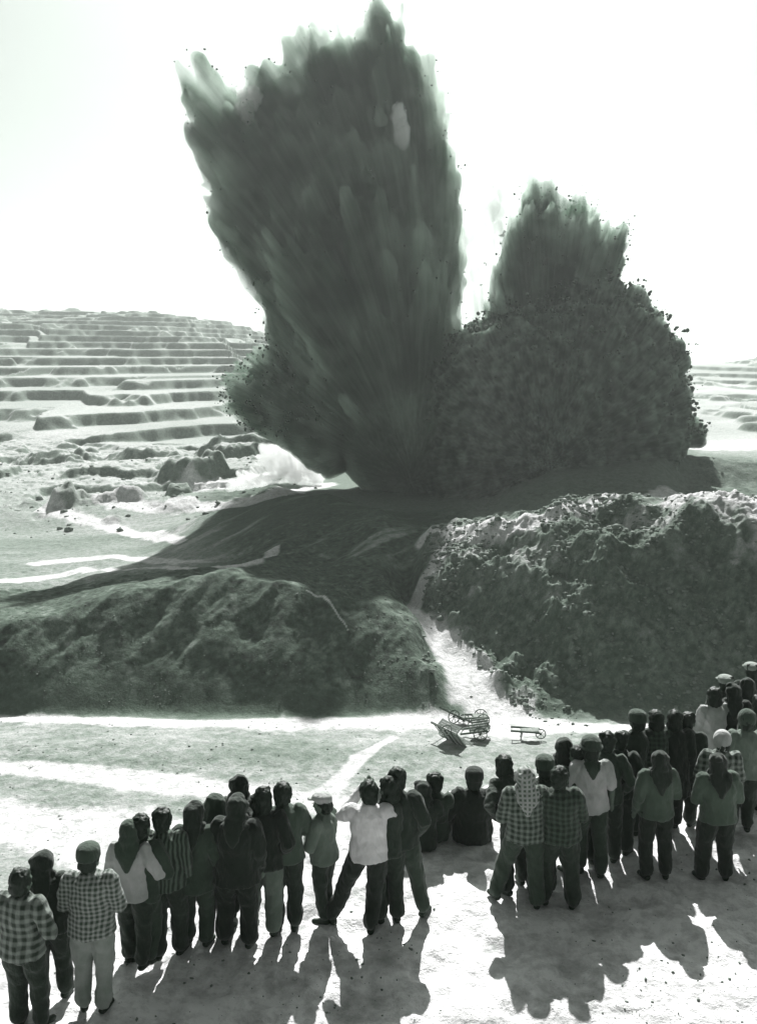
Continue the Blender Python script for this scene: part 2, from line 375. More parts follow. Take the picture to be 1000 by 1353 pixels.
# ------------------------------------------------------------------ the blast
YB = 106.0
def vol_mat(name, dens, colr, aniso=0.2, org=None, freq=22.0, lo=0.05, col2=None, foot=0.0):
    m = bpy.data.materials.new(name); m.use_nodes = True; nt = m.node_tree
    nt.nodes.remove(nt.nodes['Principled BSDF']); out = nt.nodes['Material Output']
    v = N(nt, 'ShaderNodeVolumePrincipled'); v.inputs['Color'].default_value = colr
    v.inputs['Density'].default_value = dens; v.inputs['Anisotropy'].default_value = aniso
    L = nt.links.new; L(v.outputs[0], out.inputs['Volume'])
    if org is not None:
        # uneven dust: streaks that run outwards from the foot of the blast, broken by billows
        g = N(nt, 'ShaderNodeNewGeometry')
        s = N(nt, 'ShaderNodeVectorMath', operation='SUBTRACT'); L(g.outputs['Position'], s.inputs[0]); s.inputs[1].default_value = tuple(org)
        nz = N(nt, 'ShaderNodeVectorMath', operation='NORMALIZE'); L(s.outputs[0], nz.inputs[0])
        ln = N(nt, 'ShaderNodeVectorMath', operation='LENGTH'); L(s.outputs[0], ln.inputs[0])
        sc1 = N(nt, 'ShaderNodeVectorMath', operation='SCALE'); L(nz.outputs[0], sc1.inputs[0]); sc1.inputs['Scale'].default_value = freq
        ra = N(nt, 'ShaderNodeMath', operation='MULTIPLY'); L(ln.outputs['Value'], ra.inputs[0]); ra.inputs[1].default_value = 0.11
        ad = N(nt, 'ShaderNodeVectorMath', operation='ADD'); L(sc1.outputs[0], ad.inputs[0]); L(ra.outputs[0], ad.inputs[1])
        t1 = N(nt, 'ShaderNodeTexNoise'); t1.inputs['Scale'].default_value = 1.0; t1.inputs['Detail'].default_value = 2; L(ad.outputs[0], t1.inputs['Vector'])
        t2 = N(nt, 'ShaderNodeTexNoise'); t2.inputs['Scale'].default_value = 0.22; t2.inputs['Detail'].default_value = 2; L(g.outputs['Position'], t2.inputs['Vector'])
        mx = N(nt, 'ShaderNodeMath', operation='ADD'); L(t1.outputs['Fac'], mx.inputs[0]); L(t2.outputs['Fac'], mx.inputs[1])
        mr = N(nt, 'ShaderNodeMapRange'); L(mx.outputs[0], mr.inputs[0])
        for i, q in zip((1, 2, 3, 4), (0.85, 1.15, dens*lo, dens)): mr.inputs[i].default_value = q
        L(mr.outputs[0], v.inputs['Density'])
        if col2:
            # lighter and darker earth in the spray, in its own finer streaks
            sc2 = N(nt, 'ShaderNodeVectorMath', operation='SCALE'); L(nz.outputs[0], sc2.inputs[0]); sc2.inputs['Scale'].default_value = freq*1.3
            rb = N(nt, 'ShaderNodeMath', operation='MULTIPLY'); L(ln.outputs['Value'], rb.inputs[0]); rb.inputs[1].default_value = 0.13
            a2 = N(nt, 'ShaderNodeVectorMath', operation='ADD'); L(sc2.outputs[0], a2.inputs[0]); L(rb.outputs[0], a2.inputs[1])
            t3 = N(nt, 'ShaderNodeTexNoise'); t3.inputs['Scale'].default_value = 1.0; t3.inputs['Detail'].default_value = 6; t3.inputs['Roughness'].default_value = .68; L(a2.outputs[0], t3.inputs['Vector'])
            t4 = N(nt, 'ShaderNodeTexNoise'); t4.inputs['Scale'].default_value = 0.5 if foot == 0 else foot; t4.inputs['Detail'].default_value = 2; L(g.outputs['Position'], t4.inputs['Vector'])
            m3 = N(nt, 'ShaderNodeMath', operation='MULTIPLY_ADD'); L(t4.outputs['Fac'], m3.inputs[0]); m3.inputs[1].default_value = 0.8; L(t3.outputs['Fac'], m3.inputs[2])
            m4 = N(nt, 'ShaderNodeMapRange'); L(m3.outputs[0], m4.inputs[0]); m4.inputs[1].default_value = .78; m4.inputs[2].default_value = 1.08
            mc = N(nt, 'ShaderNodeMix', data_type='RGBA'); L(m4.outputs[0], mc.inputs[0]); mc.inputs[6].default_value = colr; mc.inputs[7].default_value = col2
            L(mc.outputs[2], v.inputs['Color'])
    return m
def jet(bm, a, b, r0, r1, seg=10, rings=7, tip=0.15, pw=0.8, ts=0.75):
    """one tapering spout from a to b: r0 at the root, r1 near the tip, then pointed"""
    a, b = Vector(a), Vector(b); d = (b-a); q = d.to_track_quat('Z', 'Y'); rows = []
    for i in range(rings+1):
        t = i/rings; r = r0 + (r1-r0)*min(1, t/ts)**pw
        if t > ts: r *= max(tip, (1 - (t-ts)/(1-ts))**(0.6 if ts > .7 else 0.8))
        c = a + d*t; row = []
        for k in range(seg):
            an = 2*math.pi*k/seg
            row.append(bm.verts.new(c + q @ Vector((math.cos(an)*r, math.sin(an)*r, 0))))
        rows.append(row)
    for i in range(rings):
        for k in range(seg):
            bm.faces.new((rows[i][k], rows[i][(k+1) % seg], rows[i+1][(k+1) % seg], rows[i+1][k]))
    bm.faces.new(rows[0][::-1]); bm.faces.new(rows[-1])
SURF = []
def ball(bm, c, r, sub=2):
    s = bmesh.ops.create_icosphere(bm, subdivisions=sub, radius=1.0)
    sx = r if isinstance(r, (tuple, list)) else (r, r, r)
    for v in s['verts']: v.co = Vector((v.co.x*sx[0], v.co.y*sx[1], v.co.z*sx[2])) + Vector(c)
def drop_inner(nm):
    """drop closed-in cavities and stray specks: keep the one outer skin"""
    n = len(nm.vertices); ne = len(nm.edges)
    ed = np.empty(ne*2, np.int32); nm.edges.foreach_get('vertices', ed); ed = ed.reshape(-1, 2); lab = np.arange(n)
    while True:
        m_ = np.minimum(lab[ed[:, 0]], lab[ed[:, 1]]); l2 = lab.copy()
        np.minimum.at(l2, ed[:, 0], m_); np.minimum.at(l2, ed[:, 1], m_); l2 = l2[l2]; l2 = l2[l2]
        if (l2 == lab).all(): break
        lab = l2
    main = np.bincount(lab).argmax(); kill = lab != main
    if kill.any():
        b2 = bmesh.new(); b2.from_mesh(nm); b2.verts.ensure_lookup_table()
        bmesh.ops.delete(b2, geom=[b2.verts[i] for i in np.nonzero(kill)[0]], context='VERTS'); b2.to_mesh(nm); b2.free()
def fuse(name, bm, voxel, mat, smooth_it=0, disp=None, parent=None, adapt=0.0, keep_main=False):
    me = bpy.data.meshes.new(name); bm.to_mesh(me); bm.free()
    o = bpy.data.objects.new(name, me); col.objects.link(o)
    md = o.modifiers.new('r', 'REMESH'); md.mode = 'VOXEL'; md.voxel_size = voxel; md.adaptivity = adapt; md.use_smooth_shade = True
    if smooth_it:
        sm = o.modifiers.new('s', 'SMOOTH'); sm.iterations = smooth_it; sm.factor = 0.6
    dg = bpy.context.evaluated_depsgraph_get(); ev = o.evaluated_get(dg)
    nm = bpy.data.meshes.new_from_object(ev); o.modifiers.clear(); o.data = nm; bpy.data.meshes.remove(me)
    if keep_main: drop_inner(nm)
    nm.name = name; nm.materials.clear(); nm.materials.append(mat)
    if disp is not None:
        n = len(nm.vertices); co = np.empty(n*3, np.float32); nm.vertices.foreach_get('co', co); co = co.reshape(-1, 3)
        no = np.empty(n*3, np.float32); nm.vertex_normals.foreach_get('vector', no); no = no.reshape(-1, 3)
        co = disp(co.astype(float), no.astype(float)); nm.vertices.foreach_set('co', co.astype(np.float32).ravel()); nm.update()
    if keep_main:
        md = o.modifiers.new('r', 'REMESH'); md.mode = 'VOXEL'; md.voxel_size = voxel*.9; md.use_smooth_shade = True
        dg = bpy.context.evaluated_depsgraph_get(); n2 = bpy.data.meshes.new_from_object(o.evaluated_get(dg)); o.modifiers.clear(); o.data = n2
        bpy.data.meshes.remove(nm); nm = n2; nm.name = name; nm.materials.clear(); nm.materials.append(mat); drop_inner(nm)
        n = len(nm.vertices); co = np.empty(n*3, np.float32); nm.vertices.foreach_get('co', co); co = co.reshape(-1, 3)
        no = np.empty(n*3, np.float32); nm.vertex_normals.foreach_get('vector', no); no = no.reshape(-1, 3)
    nm.polygons.foreach_set('use_smooth', np.ones(len(nm.polygons), dtype=bool))
    if keep_main: SURF.append((name, co, no))
    if parent: o.parent = parent
    return o
def streaks(org, freq=26.0, along=0.06, amp=1.0, fine=0.35):
    org = np.array(org)
    def f(co, no):
        v = co - org; r = np.linalg.norm(v, axis=1) + 1e-6; u = v / r[:, None]
        s = ridged(u[:, 0]*freq/4, u[:, 2]*freq/4 + u[:, 1]*freq/4, r*along, 3)
        s2 = fbm(u[:, 0]*freq, u[:, 1]*freq + 3, r*along*2 + u[:, 2]*freq, 3)
        s3 = fbm(co[:, 0]*0.5, co[:, 1]*0.5, co[:, 2]*0.5, 4)
        k = np.clip(r/14.0, 0.3, 1.6)
        dv = (no*0.55 + u*0.6) * ((0.7*s + 0.8*s2)*amp*k)[:, None] + no*(s3*fine*2.2)[:, None]
        return co + dv
    return f
def W(px, py, dy=0): return at_y(px, py, YB + dy)

M_dust = vol_mat('dark_dust', 1.7, (.13, .21, .15, 1), 0.2, at_y(540, 640, YB), 26, .35, (.78, .87, .80, 1), .13)
M_dust3 = vol_mat('plume_dust', 2.2, (.13, .21, .15, 1), 0.2, at_y(705, 600, YB), 44, .4, (.74, .84, .77, 1), .3)
M_dust2 = vol_mat('burst_dust', 2.6, (.16, .24, .18, 1), 0.2, at_y(470, 600, YB), 40, .3, (.76, .84, .78, 1), .4)
M_dome = vol_mat('dome_dust', 4.0, (.06, .11, .07, 1), 0.1, at_y(720, 620, YB), 44, .5, (.74, .84, .77, 1), 1.0)
M_dense = vol_mat('dense_dust', 2.5, grey(0.6), 0.3)
M_gap_light = vol_mat('gap_light_puff', 1.3, (0.985, 0.99, 0.985, 1), 0.3, at_y(540, 640, YB), 50, 0.0)  # pale volume for the puffs that imitate light in the column
M_grey = vol_mat('pale_smoke', 0.8, (0.66, 0.70, 0.67, 1), 0.0, at_y(640, 640, YB), 40, .1)
M_white = vol_mat('white_puff', 1.5, (0.985, 0.99, 0.985, 1), 0.1, at_y(400, 700, YB), 30, .10)
def fan(bm, org, tips, r0, r1, depth, n_extra, jit=10, seg=9):
    for (tx, ty) in tips:
        jet(bm, W(*org), W(tx, ty, random.uniform(-1.5, 1.5)), r0, r1*random.uniform(.7, 1.1), seg)
    for _ in range(n_extra):
        i = random.randrange(len(tips)-1); t = random.random()
        tx = tips[i][0]*(1-t) + tips[i+1][0]*t; ty = tips[i][1]*(1-t) + tips[i+1][1]*t
        k = random.uniform(0.72, 0.97); dd = random.uniform(-depth, depth)
        k *= math.sqrt(max(0.2, 1 - (dd/depth)**2*0.6))
        ex, ey = org[0] + (tx-org[0])*k + random.uniform(-jit, jit), org[1] + (ty-org[1])*k + random.uniform(-jit, jit)
        jet(bm, W(*org), W(ex, ey, dd), r0, r1*random.uniform(.5, 1.2), seg)

def feathers(bm, org, tips, n, dep):
    for _ in range(n):
        i = random.randrange(len(tips)-1); t = random.random()
        tx = tips[i][0]*(1-t) + tips[i+1][0]*t; ty = tips[i][1]*(1-t) + tips[i+1][1]*t
        dd = random.uniform(-dep, dep)*random.random(); k0 = random.uniform(.72, .86); k1 = random.uniform(.93, 1.05) - abs(dd)/dep*.08
        sw = random.gauss(0, .02)
        def pt(k, s=0): return W(org[0] + (tx-org[0])*k + (ty-org[1])*s, org[1] + (ty-org[1])*k - (tx-org[0])*s, dd)
        jet(bm, pt(k0), pt(k1, sw), random.uniform(.45, .8), random.uniform(.3, .5), 7, 7, .1, .2, .4)
def build_plumes():
    # main column: leans left, ragged crown
    bm = bmesh.new(); o1 = (540, 640)
    tips = [(392, 470), (372, 428), (345, 385), (318, 345), (300, 300), (283, 288), (268, 250), (256, 215), (247, 160), (238, 92), (250, 120), (265, 82), (284, 112),
            (300, 122), (318, 112), (335, 96), (352, 120), (372, 90), (380, 55), (398, 34), (420, 30), (445, 32), (462, 48), (478, 45), (488, 20), (497, 3), (507, 22),
            (522, 45), (540, 62), (554, 84), (568, 80), (588, 108), (594, 140), (599, 180), (602, 230), (604, 280), (606, 330), (612, 380), (618, 440), (628, 500)]
    for (tx, ty) in tips:
        L = math.hypot(tx-o1[0], ty-o1[1])/11.5
        jet(bm, W(*o1), W(tx, ty, random.uniform(-1.5, 1.5)), 2.0, 0.035*L + 0.25, 9, 9)
    for _ in range(230):
        i = random.randrange(len(tips)-1); t = random.random()
        tx = tips[i][0]*(1-t) + tips[i+1][0]*t; ty = tips[i][1]*(1-t) + tips[i+1][1]*t
        dd = random.uniform(-11, 11); k = random.uniform(0.6, 0.955)*math.sqrt(1 - (dd/12.5)**2*0.75)
        jet(bm, W(*o1), W(o1[0]+(tx-o1[0])*k, o1[1]+(ty-o1[1])*k, dd), 2.5, random.uniform(1.0, 2.2), 9, 10, 0.06, .8, .42)
    for (tx, ty, r) in [(238, 90, 1.1), (246, 100, .9), (264, 78, 1.2), (272, 96, 1.0), (497, 0, 1.3), (488, 24, 1.1), (508, 22, 1.1), (344, 90, 1.0)]:
        jet(bm, W(o1[0]+(tx-o1[0])*.62, o1[1]+(ty-o1[1])*.62), W(tx, ty), 2.0, r*2.1, 9, 9, .05, .2, .35)
    feathers(bm, o1, tips, 420, 7)
    for (x, y, r) in [(440, 110, 3.6), (500, 120, 4.2), (543, 160, 2.4), (330, 230, 4.2), (420, 220, 6), (505, 240, 5.4), (380, 330, 5), (470, 350, 8), (544, 330, 3.6), (480, 470, 8), (552, 450, 4.6),
                      (300, 190, 2.2), (538, 220, 3.4), (450, 270, 7), (505, 180, 3.8), (390, 240, 5), (450, 400, 8), (510, 400, 6.4), (420, 430, 5), (470, 170, 4.5), (380, 160, 3), (350, 280, 4.5), (540, 560, 8), (440, 560, 4), (620, 560, 6), (285, 160, 1.6)]:
        ball(bm, W(x, y), (r, r*1.1, r*1.1), 3)
    p = fuse('dust_column', bm, 0.30, M_dust, 1, streaks(W(*o1), 34, 0.05, 0.9, 0.3), keep_main=True)
    tag(p, 'tallest dark column of earth and smoke with a ragged crown, leaning left', 'blast plume')
    # left low burst
    bm = bmesh.new(); o2 = (470, 600)
    tips = [(395, 470), (372, 452), (350, 448), (330, 466), (315, 478), (300, 492), (290, 508), (296, 520), (290, 530), (305, 545), (325, 560), (345, 575), (375, 592), (400, 612), (428, 634)]
    fan(bm, o2, tips, 1.6, 0.5, 6, 90)
    feathers(bm, o2, tips, 220, 4)
    for (x, y, r) in [(400, 530, 4.2), (360, 510, 2.6), (430, 580, 3.5)]: ball(bm, W(x, y), r, 3)
    p = fuse('dust_burst', bm, 0.2, M_dust2, 0, streaks(W(*o2), 40, 0.1, 0.35, 0.12), keep_main=True)
    tag(p, 'low fan of dark earth spraying left from the foot of the tallest column', 'blast plume')
    # right plume behind the dome
    bm = bmesh.new(); o3 = (705, 600)
    tips = [(640, 400), (650, 350), (668, 310), (682, 285), (694, 255), (702, 236), (712, 240), (722, 238), (732, 262), (745, 272), (758, 268), (768, 262), (780, 270), (786, 292), (800, 300), (810, 303), (828, 294), (818, 330), (822, 372)]
    for (tx, ty) in tips: jet(bm, W(*o3), W(tx, ty, random.uniform(0, 5)), 1.5, random.uniform(.6, 1.2), 9, 9, .2, .6)
    for _ in range(190):
        i = random.randrange(len(tips)-1); t = random.random()
        tx = tips[i][0]*(1-t) + tips[i+1][0]*t; ty = tips[i][1]*(1-t) + tips[i+1][1]*t
        dd = random.uniform(-5, 8); k = random.uniform(0.75, 0.985)*math.sqrt(1 - (dd/9)**2*0.5)
        jet(bm, W(*o3), W(o3[0]+(tx-o3[0])*k, o3[1]+(ty-o3[1])*k, dd+2), 1.8, random.uniform(.6, 1.4), 9, 10, 0.06, .8, .42)
    feathers(bm, o3, tips, 300, 5)
    for (x, y, r) in [(730, 400, 5), (700, 460, 5), (780, 420, 3.5), (725, 330, 3.4), (770, 345, 3.2), (715, 290, 1.9), (755, 310, 2.4), (800, 350, 1.9), (690, 350, 2.4)]: ball(bm, W(x, y, 3), r, 3)
    for (tx, ty) in [(700, 230), (712, 234), (728, 240), (745, 262), (758, 258), (772, 256), (784, 268), (800, 292), (829, 291), (820, 318), (690, 250), (678, 276)]:
        for q in (0, 1): jet(bm, W(705+(tx-705)*.6, 600+(ty-600)*.6, q*2), W(tx + random.uniform(-5, 5), ty + q*random.uniform(4, 22), q*3), 1.0, .42, 8, 8, .06, .1)
    p = fuse('dust_plume', bm, 0.22, M_dust3, 0, streaks(W(*o3), 44, 0.06, 0.42, 0.12), keep_main=True)
    tag(p, 'second dark plume with brush-like tips, shooting up behind the round dome of clods', 'blast plume')
    # round dome of clods
    bm = bmesh.new()
    for (x, y, dy, r) in [(770, 545, 0, (10, 8, 13)), (700, 565, -2, (11.5, 9, 12)), (782, 560, -1, (9.6, 8, 13.6)), (842, 565, 0, (4.9, 6, 10.5)), (640, 570, -3, (8, 8, 10)), (780, 500, 0, (7.5, 7, 9.5))]:
        ball(bm, W(x, y, dy), r, 4)
    g = np.random.default_rng(2)
    parts_ = [(770, 545, 0, (10, 8, 13)), (700, 565, -2, (11.5, 9, 12)), (782, 560, -1, (9.6, 8, 13.6)), (842, 565, 0, (4.9, 6, 10.5)), (780, 500, 0, (7.5, 7, 9.5))]
    for (x, y, dy, r) in parts_:
        c0 = W(x, y, dy)
        for _ in range(620):
            v = g.normal(size=3); v /= np.linalg.norm(v)
            if v[1] > 0.35 or v[2] < -0.2: continue
            q = c0 + v*np.array(r)*g.uniform(.97, 1.05); rr = g.uniform(.28, .70) + (.45 if g.random() < .05 else 0)
            ball(bm, q, (rr, rr, rr*1.3), 1)
    for _ in range(60): rr = g.uniform(.4, .9); ball(bm, W(g.uniform(890, 926), 582 - g.uniform(0, 26)*g.random(), g.uniform(-1, 2)), rr, 1)
    def domed(co, no):
        c = W(720, 610); v = co - c; r = np.linalg.norm(v, axis=1); u = v/r[:, None]
        s = ridged(u[:, 0]*6, u[:, 2]*6 + u[:, 1]*6, r*0.03, 3)
        return co + no*(0.5*s + 0.25*fbm(co[:, 0]*1.6, co[:, 1]*1.6, co[:, 2]*1.6, 2))[:, None]
    p = fuse('dust_dome', bm, 0.2, M_dome, 1, domed, keep_main=True)
    tag(p, 'broad round dome of flung clods, lowest and rightmost of the blast', 'blast plume')
    # white smoke, then two pale puffs standing in for light in the column
    def puffs(name, lab, spots, dy, dens=M_white, vx=0.22, n=7, st=1.0):
        bm = bmesh.new()
        for (x, y, r) in spots:
            for k in range(n):
                q = r*random.uniform(.25, .7); ball(bm, W(x + random.gauss(0, r)*6, y + random.gauss(0, r)*6*st, dy + random.uniform(-1, 1)), (q, q, q*st), 2)
        def d(co, no): return co + no*(1.3*np.abs(fbm(co[:, 0]*.9, co[:, 1]*.9, co[:, 2]*.9/st, 4)) + .35*fbm(co[:, 0]*3, co[:, 1]*3, co[:, 2]*3/st, 2))[:, None]
        q = fuse(name, bm, vx, dens, 1, d)
        tag(q, lab, 'smoke')
    puffs('white_puff', 'thin white smoke rising in the gap between the two tall plumes',
          [(616, 290, .8), (620, 320, .9), (626, 350, 1.0), (628, 380, 1.1), (630, 405, 1.1), (646, 330, 1.2), (652, 290, 1.0), (660, 258, .8)], 6, M_grey, st=2.0)
    puffs('white_puff', 'white smoke curling low on the left at the foot of the blast',
          [(318, 648, 1.0), (335, 640, 1.3), (352, 628, 1.4), (366, 615, 1.5), (380, 608, 1.5), (392, 622, 1.6), (410, 632, 1.2)], 7, n=12)
    puffs('white_puff', 'small added puff imitating light between the two left spikes of the tallest column', [(336, 122, .8), (326, 142, .9)], -2.5, M_gap_light, .16, 10, 1.4)  # puff added for the bright patch beside the spikes
    puffs('white_puff', 'small upright puff imitating light through a gap near the top right of the tallest column', [(526, 156, .6), (533, 178, .7)], -8.5, M_gap_light, .16, 10, 2.2)  # puff added in front, imitating light seen through a gap
build_plumes()

# ------------------------------------------------------------------ cloth, skin and hair
def cloth(name, v, hi=None, bump=0.6, scale=60):
    m = rough_mat(name, v*0.8, hi or v*1.25, scale=5, bump=0.0, rough=0.95)
    nt = m.node_tree; b = nt.nodes['Principled BSDF']
    tc = nt.nodes['Texture Coordinate']; n = N(nt, 'ShaderNodeTexNoise'); n.inputs['Scale'].default_value = 11; n.inputs['Detail'].default_value = 5
    mp = N(nt, 'ShaderNodeMapping'); mp.inputs['Scale'].default_value = (1.6, 1.6, 0.7); mp.inputs['Rotation'].default_value = (0, 0.5, 0)
    nt.links.new(tc.outputs['Object'], mp.inputs[0]); nt.links.new(mp.outputs[0], n.inputs['Vector'])
    bp = N(nt, 'ShaderNodeBump'); bp.inputs['Strength'].default_value = bump; bp.inputs['Distance'].default_value = 0.05
    nt.links.new(n.outputs['Fac'], bp.inputs['Height']); nt.links.new(bp.outputs[0], b.inputs['Normal'])
    b.inputs['Sheen Weight'].default_value = 0.15; b.inputs['Sheen Roughness'].default_value = 0.6
    return m
def pattern(name, dark, light, fx, fz, rot=0.0, mode='check'):
    m = cloth(name, dark); nt = m.node_tree; b = nt.nodes['Principled BSDF']; L = nt.links.new
    tc = nt.nodes['Texture Coordinate']; nz = N(nt, 'ShaderNodeTexNoise'); nz.inputs['Scale'].default_value = 4
    wob = N(nt, 'ShaderNodeVectorMath', operation='MULTIPLY_ADD'); L(tc.outputs['Object'], nz.inputs['Vector'])
    L(nz.outputs['Color'], wob.inputs[0]); wob.inputs[1].default_value = (.07, .07, .07); L(tc.outputs['Object'], wob.inputs[2])
    sp = N(nt, 'ShaderNodeSeparateXYZ'); L(wob.outputs[0], sp.inputs[0])
    def band(sock, f, th):
        a = N(nt, 'ShaderNodeMath', operation='MULTIPLY'); L(sock, a.inputs[0]); a.inputs[1].default_value = f*2*math.pi
        s = N(nt, 'ShaderNodeMath', operation='SINE'); L(a.outputs[0], s.inputs[0])
        r = N(nt, 'ShaderNodeMapRange'); L(s.outputs[0], r.inputs[0]); r.inputs[1].default_value = th-.6; r.inputs[2].default_value = th+.6
        return r.outputs[0]
    u = band(sp.outputs['X'], fx, 0.1)
    if mode == 'stripe': f = u
    else:
        v = band(sp.outputs['Z'], fz, 0.1)
        if mode == 'check':
            q = N(nt, 'ShaderNodeMath', operation='ADD'); L(u, q.inputs[0]); L(v, q.inputs[1])
            h = N(nt, 'ShaderNodeMath', operation='MULTIPLY'); L(q.outputs[0], h.inputs[0]); h.inputs[1].default_value = 0.5; f = h.outputs[0]
        else:
            q = N(nt, 'ShaderNodeMath', operation='MAXIMUM'); L(u, q.inputs[0]); L(v, q.inputs[1]); f = q.outputs[0]
    r = tone_ramp(nt, dark, light, 0.0, 1.0); L(f, r.inputs[0]); L(r.outputs[0], b.inputs['Base Color'])
    return m
M = dict(
    skin=rough_mat('skin', .12, .16, 20, .1, .002, .6), hair=rough_mat('hair', .012, .03, 90, .6, .006, .55), shoe=rough_mat('shoe_leather', .02, .04, 30, .2, .004, .6),
    black=cloth('black_cotton', .016), dark=cloth('dark_cotton', .026), coal=cloth('charcoal_cloth', .045), mid=cloth('grey_cloth', .075), grey=cloth('pale_grey_cloth', .14),
    light=cloth('light_cloth', .36), white=cloth('white_cotton', .62, .7), khaki=cloth('light_trouser_cloth', .24, .30), scarfd=cloth('dark_scarf', .02), scarfm=cloth('grey_scarf', .055), capw=cloth('pale_cap_cloth', .22),
    check=pattern('checked_cotton', .05, .30, 22, 22, 0, 'check'), plaid=pattern('plaid_cotton', .03, .20, 16, 16, 0, 'check'), plaidd=pattern('dark_plaid_cotton', .02, .075, 16, 16, 0, 'check'),
    stripe=pattern('striped_cotton', .025, .11, 24, 24, 0, 'stripe'), plaidw=pattern('bold_plaid_cotton', .03, .24, 13, 13, 0, 'check'), scarfp=pattern('patterned_scarf', .10, .32, 20, 20, 0, 'line'))

# ------------------------------------------------------------------ figures
def V3(*a): return Vector(a)
def tube(bm, pts, rad, seg=10, flat=None):
    """rounded tapering limb through a list of points"""
    pts = [Vector(p) for p in pts]; rows = []
    n = len(pts)
    P2, R2 = [], []
    d0 = (pts[1]-pts[0]).normalized(); d1 = (pts[-1]-pts[-2]).normalized()
    for f in (0.98, 0.7): P2.append(pts[0] - d0*rad[0]*f); R2.append(rad[0]*math.sqrt(1-f*f)+.0005)
    for i in range(n): P2.append(pts[i]); R2.append(rad[i])
    for f in (0.7, 0.98): P2.append(pts[-1] + d1*rad[-1]*f); R2.append(rad[-1]*math.sqrt(1-f*f)+.0005)
    q = None
    for i, (p, r) in enumerate(zip(P2, R2)):
        a = P2[max(0, i-1)]; b = P2[min(len(P2)-1, i+1)]; d = (b-a)
        qq = d.to_track_quat('Z', 'Y'); row = []
        for k in range(seg):
            an = 2*math.pi*k/seg; v = Vector((math.cos(an)*r, math.sin(an)*r, 0))
            row.append(bm.verts.new(p + qq @ v))
        rows.append(row)
    for i in range(len(rows)-1):
        A, B = rows[i], rows[i+1]
        off = min(range(seg), key=lambda s: sum((A[k].co-B[(k+s) % seg].co).length_squared for k in range(seg)))
        for k in range(seg): bm.faces.new((A[k], A[(k+1) % seg], B[(k+1+off) % seg], B[(k+off) % seg]))
    bm.faces.new(rows[0][::-1]); bm.faces.new(rows[-1])
def rings(bm, rs, seg=18):
    """rs: (centre, rx, ry, axis direction) elliptical sections"""
    rows = []
    for c, rx, ry, ax in rs:
        ax = Vector(ax).normalized(); X = Vector((1, 0, 0)); X = (X - ax*X.dot(ax)).normalized(); Yv = ax.cross(X); row = []
        for k in range(seg):
            an = 2*math.pi*k/seg
            row.append(bm.verts.new(Vector(c) + X*math.cos(an)*rx + Yv*math.sin(an)*ry))
        rows.append(row)
    for i in range(len(rows)-1):
        for k in range(seg): bm.faces.new((rows[i][k], rows[i][(k+1) % seg], rows[i+1][(k+1) % seg], rows[i+1][k]))
    bm.faces.new(rows[0][::-1]); bm.faces.new(rows[-1])
def ell(bm, c, r, sub=2, rot=None):
    s = bmesh.ops.create_icosphere(bm, subdivisions=sub, radius=1.0)
    for v in s['verts']:
        p = Vector((v.co.x*r[0], v.co.y*r[1], v.co.z*r[2]))
        if rot: p = rot @ p
        v.co = p + Vector(c)
ARMS = {
 'down': ((.245, -.03, 1.15), (.262, .05, .90)), 'fold': ((.275, .05, 1.13), (.0, .235, 1.17)), 'eyes': ((.31, .12, 1.27), (.085, .25, 1.555)),
 'hip': ((.42, -.12, 1.20), (.19, .04, 1.03)), 'pocket': ((.31, -.09, 1.16), (.20, .09, .95)), 'front': ((.27, .02, 1.12), (.10, .25, 1.08)),
 'back': ((.29, -.10, 1.15), (.05, -.175, 1.01)), 'brow': ((.34, .20, 1.36), (.12, .17, 1.64)), 'knee': ((.27, .17, 1.12), (.17, .36, 1.20)), 'bent': ((.34, -.05, 1.15), (.16, .2, 1.14)),
}
